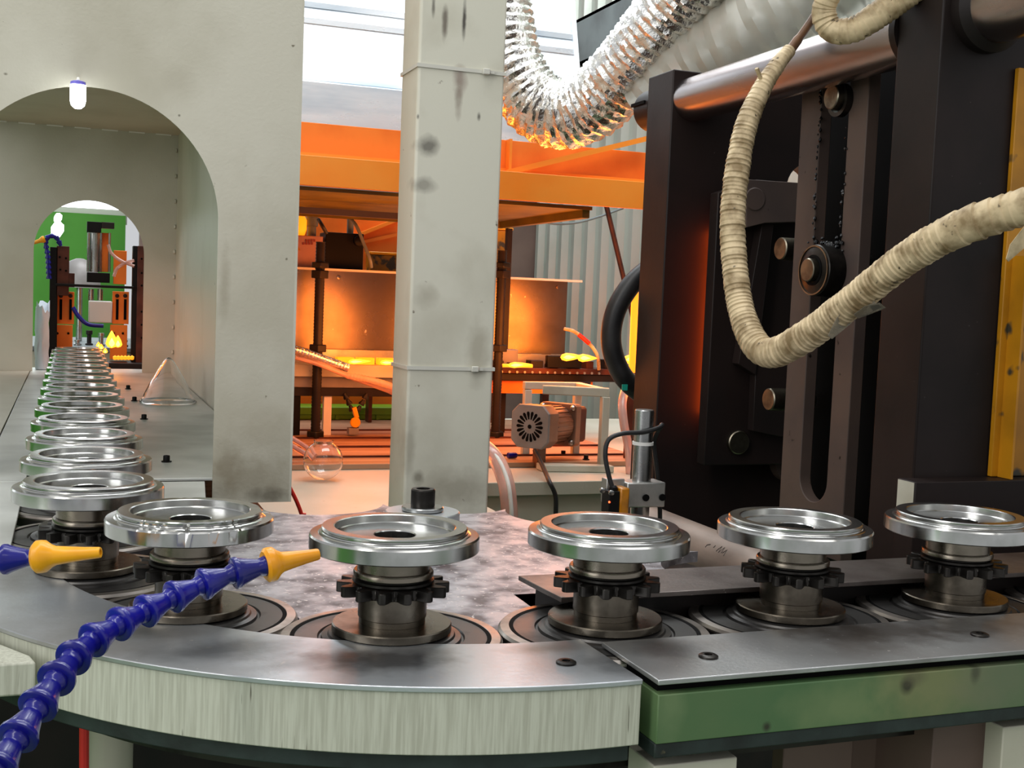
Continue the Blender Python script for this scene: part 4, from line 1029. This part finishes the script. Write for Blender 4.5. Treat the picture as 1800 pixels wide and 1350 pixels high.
for px, py in ((990, 800), (1030, 808)):
    p = at(px, py, z=TZ + .0125)
    s_ = thing('foot_bolt', '%s black bolt on the table under the motor stand' % ('left' if px < 1000 else 'right'), 'bolt', p)
    build(MB().lathe([(0, 0), (.008, 0), (.008, .002), (.0055, .002), (.0055, .011), (0, .011)], p, seg=16), 'head', M['black'], s_)
p = at(900, 806, z=TZ + .0125)
t = thing('blue_cap', 'small blue plastic cap lying on the machine table', 'cap', p)
build(MB().lathe([(0, -.011), (.0065, -.011), (.0072, -.009), (.0072, .007), (.006, .011), (0, .011)], p + Vector((0, 0, .0075)), (1, .1, 0), 20), 'cap', M['blue'], t)
cable('cream_wire', 'cream wire with red sleeve arching from the heat shield', [at(992, 578, y=3.0), at(1010, 583, y=2.98), at(1035, 603, y=2.97), at(1050, 625, y=2.97), at(1053, 650, y=2.975)], .005, M['tape'])
tag(build(MB().tube(spline([at(1017, 588, y=2.968), at(1028, 597, y=2.963), at(1036, 604, y=2.96)], 6), .0062, 12), 'red_sleeve', M['red']), 'red sleeve on the cream wire beside the heat shield', 'sleeve')
p0 = at(1066, 362, y=3.4); p1 = at(1125, 610, y=3.4)
cable('stay_rod', 'thin dark slanted rod in front of the corrugated wall', [p0, p0.lerp(p1, .5), p1], .008, M['rust'], 'rod')
cable('wall_wire', 'thin grey wire sagging across the corrugated wall', [at(955, 385, y=3.12), at(970, 393, y=3.2), at(1010, 392, y=3.3), at(1050, 382, y=3.38), at(1095, 366, y=3.45)], .0035, M['beam'])
t = thing('hanging_pink_hose', 'pale pink hose hanging beside the motor stand and press', 'hose', at(1100, 800, y=2.3))
build(MB().tube(spline([at(1110, 660, y=2.5), at(1095, 700, y=2.45), at(1096, 740, y=2.42), at(1105, 790, y=2.4), at(1108, 840, y=2.38)], 8), .010, 14), 'tube', M['clearhose'], t)
p = at(1043, 778, z=TZ + .012)

# ------------------------------------------------------------------ ducts above
HYF = 2.62
t = thing('extraction_hood', 'galvanised sheet metal extraction hood above the orange beams', 'extraction hood', (.7, 2.9, 1.66))
hz0 = zu + .002
hxr = at(1020, 120, y=HYF).x
zf = at(600, 148, y=HYF).z
build(MB().box(.30, hxr + .02, HYF - .01, HYF + .6, hz0, zf), 'lower_band', M['galv'], t, bev=.003)
build(MB().prism([(HYF + .0, zf + .0005), (HYF + .6, zf + .0005), (HYF + .6, 2.3), (HYF + .16, 2.3)], .30, hxr, 'yz'), 'upper_panel', M['galv'], t, bev=.003)
for py in (15, 45):
    zz = at(600, py, y=HYF + .05).z
    build(MB().bar((.3, HYF + (zz - zf) * .16 / (2.3 - zf) - .002, zz), (hxr, HYF + (zz - zf) * .16 / (2.3 - zf) - .002, zz), .006, .012), 'seam', M['galv'], t)
build(MB().bar((hxr + .002, HYF - .002, zf), (hxr + .002, HYF + .158, 2.3), .012, .012), 'corner_seam', M['galv'], t)
def flexduct(name, lb, raw, m, pitch_, depth, cat='duct'):
    path = resample(spline([at(px, py, d=d) for px, py, d, r in raw], 14), pitch_ / 4)
    n = len(path); rr = [r for *_, r in raw]; rad = []
    for i in range(n):
        u = i / (n - 1) * (len(rr) - 1); k = min(int(u), len(rr) - 2); b = rr[k] + (rr[k + 1] - rr[k]) * (u - k)
        rad.append(b * (1 - depth * (0, .5, 1, .5)[i % 4]))
    mb = MB().tube(path, rad, 56); rng = random.Random(2)
    for i, v in enumerate(mb.v[:n * 56]):
        c = path[i // 56]; mb.v[i] = c + (v - c) * (1 + rng.uniform(-.045, .03) * (1 if m == 'foil' else .3))
    t = thing(name, lb, cat, path[len(path) // 2])
    build(mb, 'ribbed_sleeve', M[m], t, smooth=30)
    return t
flexduct('foil_duct', 'crinkled aluminium foil flexible duct sagging in a U above the canopy',
         [(868, -110, 2.40, .066), (874, -40, 2.40, .066), (882, 40, 2.40, .066), (900, 120, 2.40, .067), (940, 180, 2.40, .069), (990, 202, 2.38, .070), (1045, 180, 2.34, .070), (1100, 125, 2.28, .070), (1150, 62, 2.22, .070), (1200, -5, 2.16, .070), (1260, -90, 2.08, .070)], 'foil', .018, .06)
flexduct('plastic_duct', 'translucent ribbed plastic duct behind the upper tie rod', [(1160, 215, 2.25, .085), (1230, 130, 2.2, .085), (1330, 60, 2.12, .085), (1450, -20, 2.05, .085), (1560, -100, 2.0, .085)], 'plastic_hose', .034, .06)

# ------------------------------------------------------------------ far pressing station seen through the tunnel
FY = 3.62
t = thing('pressing_station', 'dark pressing station with pneumatic cylinder and brackets painted orange as if lit beyond the tunnel', 'press', (.03, FY, 1.0))
def fbox(px0, px1, py0, py1, y0, dy, name, m, par=None, bev=.001):
    a = at(px0, py0, y=y0); b = at(px1, py1, y=y0)
    return build(MB().box(a.x, b.x, y0, y0 + dy, b.z, a.z), name, M[m], par or t, bev=bev)
fbox(88, 99, 434, 665, FY, .05, 'column', 'black')
cl = fbox(99.5, 121, 432, 520, FY, .05, 'column_face', 'rust')
for px, py in ((98 + 7, 452), (116, 454), (99 + 7, 474), (116, 476)):
    p = at(px, py, y=FY - .001); build(MB().lathe([(0, 0), (.003, 0), (.003, .002), (0, .002)], p, (0, -1, 0), 10), 'hole', M['groove'], cl)
fbox(121.5, 131, 480, 505, FY, .05, 'step_block', 'rust')
rc_ = fbox(242, 253, 432, 665, FY, .05, 'column_face', 'rust')
fbox(234, 241.5, 432, 665, FY + .005, .05, 'column', 'black')
for py in (455, 480, 502, 548, 571, 594):
    p = at(249, py, y=FY - .001); build(MB().lathe([(0, 0), (.003, 0), (.003, .002), (0, .002)], p, (0, -1, 0), 10), 'hole', M['groove'], rc_)
fbox(98, 235, 498, 508, FY - .02, .019, 'crossbar', 'black')
fbox(153, 178, 389, 409, FY + .06, .06, 'cylinder_cap', 'black')
a = at(167, 409.5, y=FY + .09); b = at(167, 478, y=FY + .09)
build(MB().cyl((a.x, a.y, b.z), (a.x, a.y, a.z), .021, 32), 'cylinder_barrel', M['steel'], t)
for px in (155.5, 193):
    a = at(px, 409.5, y=FY + .07); b = at(px, 478, y=FY + .07)
    build(MB().cyl((a.x, a.y, b.z), (a.x, a.y, a.z), .0035, 10), 'tie_bolt', M['steel'], t)
a = at(186, 409.5, y=FY + .10); b = at(186, 478, y=FY + .10)
build(MB().box(a.x - .012, a.x + .008, a.y, a.y + .02, b.z, a.z), 'orange_tube', M['orange_dull'], t)
fbox(178.5, 201, 390, 402, FY + .06, .04, 'air_fitting', 'black_hot')
fbox(153, 193, 478.5, 497.5, FY + .05, .07, 'cylinder_cap', 'black')
for px in (160, 176):
    a = at(px, 508, y=FY + .06); b = at(px, 528, y=FY + .06)
    build(MB().cyl((a.x, a.y, b.z), (a.x, a.y, a.z), .008, 16), 'piston_rod', M['steel'], t)
fbox(156, 197, 528.5, 568, FY + .04, .06, 'white_block', 'white', bev=.003)
def bracket(p0, p1):
    b = fbox(p0, p1, 512, 570, FY + .052, .02, 'bracket_plate', 'orange_dull')  # hot glow on the brackets is put into their orange paint
    for px in (p0 + 6, p1 - 8):
        s_ = at(px, 526, y=FY + .05); e_ = at(px + 4, 562, y=FY + .05)
        build(MB().box(s_.x, e_.x, FY + .0495, FY + .0515, e_.z, s_.z), 'slot', M['groove'], b)
        c_ = at(px + 2, 520, y=FY + .05); build(MB().lathe([(0, 0), (.006, 0), (.005, .004), (0, .005)], c_, (0, -1, 0), 12), 'knob_screw', M['black_hot'], b)
    b2 = fbox(p0 - 4, p1 - 3, 571, 632, FY + .04, .03, 'bracket_foot', 'orange_dull')
    for px in (p0 + 2, p1 - 10):
        c_ = at(px, 586, y=FY + .038); build(MB().lathe([(0, 0), (.0035, 0), (.0035, .003), (0, .003)], c_, (0, -1, 0), 10), 'hole', M['groove'], b2)
bracket(99, 130); bracket(198, 226)
fbox(200, 222, 440, 500, FY + .08, .02, 'orange_plate', 'orange_dull')
fbox(190, 252, 638, 652, FY - .05, .1, 'chain_guide', 'black_hot')
for k in range(6):
    p = at(202 + k * 6, 633, y=FY - .03)
    build(MB().lathe([(0, 0), (.005, .002), (.006, .01), (0, .014)], p, (0, 0, 1), 10), 'hot_stud', M['hot'], t)
for i, (pts, nm) in enumerate((([(190, 430), (196, 445), (212, 458), (236, 468)], 'a'), ([(200, 486), (206, 472), (220, 462), (236, 458)], 'b'))):
    build(MB().tube(spline([at(px, py, y=FY - .01) for px, py in pts], 8), .0045, 10), 'air_line', M['clearhose'], t)
tb = thing('far_cabinet', 'grey-green machine base beyond the tunnel opening', 'machine base', (.05, 4.4, 0))
a = at(60, 600, y=3.9)
build(MB().box(-.45, .6, 3.92, 4.6, .0, 1.085), 'cabinet', M['skirt'], tb, bev=.003)
build(MB().box(-.46, .61, 3.91, 4.61, 1.0855, 1.10), 'top', M['beam'], tb, bev=.002)
rng = random.Random(4)
for k in range(9):
    xx = -.05 + k * .035; 
    h_ = rng.uniform(.015, .05)
    g_ = thing('small_fitting', '%s small metal fitting on the far machine base' % ords[k].replace('nearest', 'leftmost'), 'fitting', (xx, 4.0, 1.1005), 'fittings on the far machine base')
    build(MB().lathe([(0, 1.1005), (.012, 1.1005), (.012, 1.105), (.007, 1.107), (.007, 1.1 + h_ * .7), (.010, 1.1 + h_ * .75), (.010, 1.1 + h_), (0, 1.1 + h_)], (xx, 4.0 + rng.uniform(-.03, .05), 0), seg=14), 'body', M['steel' if k % 3 else 'black_hot'], g_)
p = at(140, 490, y=4.3)
t = thing('dome_lamp', 'grey dome shaped lamp shade beyond the pressing station', 'lamp', p)
build(MB().lathe([(.068, -.03), (.066, 0), (.055, .035), (.035, .058), (.012, .068), (0, .069), (0, .066), (.012, .065), (.033, .055), (.052, .033), (.063, 0), (.065, -.03)], p, seg=32, closed=False), 'shade', M['motor'], t)
build(MB().cyl(p + Vector((0, 0, -.40)), p + Vector((0, 0, .064)), .010, 14), 'stem', M['steel'], t)
for k, (px, py, lb, s_) in enumerate(((101, 403, 'larger white glowing lamp on the green wall', 1.3), (102, 383, 'smaller round white glowing lamp high on the green wall', .8))):
    p = at(px, py, y=6.0)
    t = thing('wall_lamp', lb, 'lamp', p)
    build(MB().lathe([(0, -.032 * s_), (.016 * s_, -.024 * s_), (.022 * s_, 0), (.016 * s_, .022 * s_), (0, .03 * s_)], p, (.3, 0, 1), 20), 'globe', M['lamp'], t, smooth=60)
    build(MB().cyl(p + Vector((0, .03, 0)), Vector((p.x, 6.299, p.z)), .008, 10), 'arm', M['black'], t)
# small blue hoses of the far station
t = thing('far_blue_hose', 'small blue segmented hose with yellow tip left of the far pressing station', 'coolant hose', at(84, 480, y=FY - .03))
pp = [at(86, 490, y=FY - .03), at(84, 450, y=FY - .03), at(80, 425, y=FY - .03), at(86, 415, y=FY - .03), at(98, 416, y=FY - .03), at(107, 432, y=FY - .03)]
pr = resample(spline(pp, 8), .014)
for a, b in zip(pr, pr[1:]):
    build(MB().lathe([(0, -.001), (.0075, 0), (.0075, .004), (.0048, .011), (.0045, .015), (0, .015)], a, b - a, 12), 'segment', M['blue'], t)
build(MB().lathe([(0, 0), (.009, 0), (.010, .006), (.006, .014), (.004, .035), (0, .035)], at(79, 420, y=FY - .035), (-.8, 0, -.35), 14), 'nozzle', M['nozzle'], t)
tag(build(MB().tube(spline([at(128, 540, y=FY - .03), at(138, 556, y=FY - .03), at(155, 570, y=FY - .03), at(182, 573, y=FY - .03)], 8), .006, 12), 'dark_blue_tube', M['blue']), 'dark blue tube curving below the white block of the far station', 'hose')
# poly bag leaning at the tunnel end
t = thing('poly_bag', 'white translucent plastic bag bundle at the left of the tunnel end', 'bag', at(74, 650, y=3.43))
a = at(61, 640, y=3.43); b = at(86, 640, y=3.43); zt_ = at(74, 540, y=3.43).z
rng = random.Random(8); rows = []
for i in range(9):
    u = i / 8; z = 1.064 + (zt_ - 1.064) * u
    rows.append([((a.x + b.x) / 2 + math.cos(2 * PI * k / 16) * (b.x - a.x) / 2 * (1 + .12 * rng.uniform(-1, 1)), 3.43 + .03 * math.sin(2 * PI * k / 16) * (1 + .2 * rng.uniform(-1, 1)), z + (.02 * rng.uniform(-1, 1) if i > 6 else 0)) for k in range(16)])
v = [p for r_ in rows for p in r_]; f = []
for i in range(8):
    for k in range(16): f.append((i * 16 + k, i * 16 + (k + 1) % 16, (i + 1) * 16 + (k + 1) % 16, (i + 1) * 16 + k))
f += [tuple(range(16))[::-1], tuple(128 + k for k in range(16))]
build(MB().add(v, f), 'bag', M['bag'], t, smooth=50)
flame(196, 612, 3.5, .05, .016, 'orange flame at the foot of the far pressing station', .5)
flame(207, 611, 3.5, .035, .012, 'second orange flame beside the far pressing station foot', 0)
for k, (px, py) in enumerate(((173, 610), (178, 614), (185, 621))):
    flame(px, py, 3.3 - k * .1, .014, .006, '%s tiny orange flame along the far end of the chuck row' % ('farthest', 'middle', 'nearest')[k], 0)
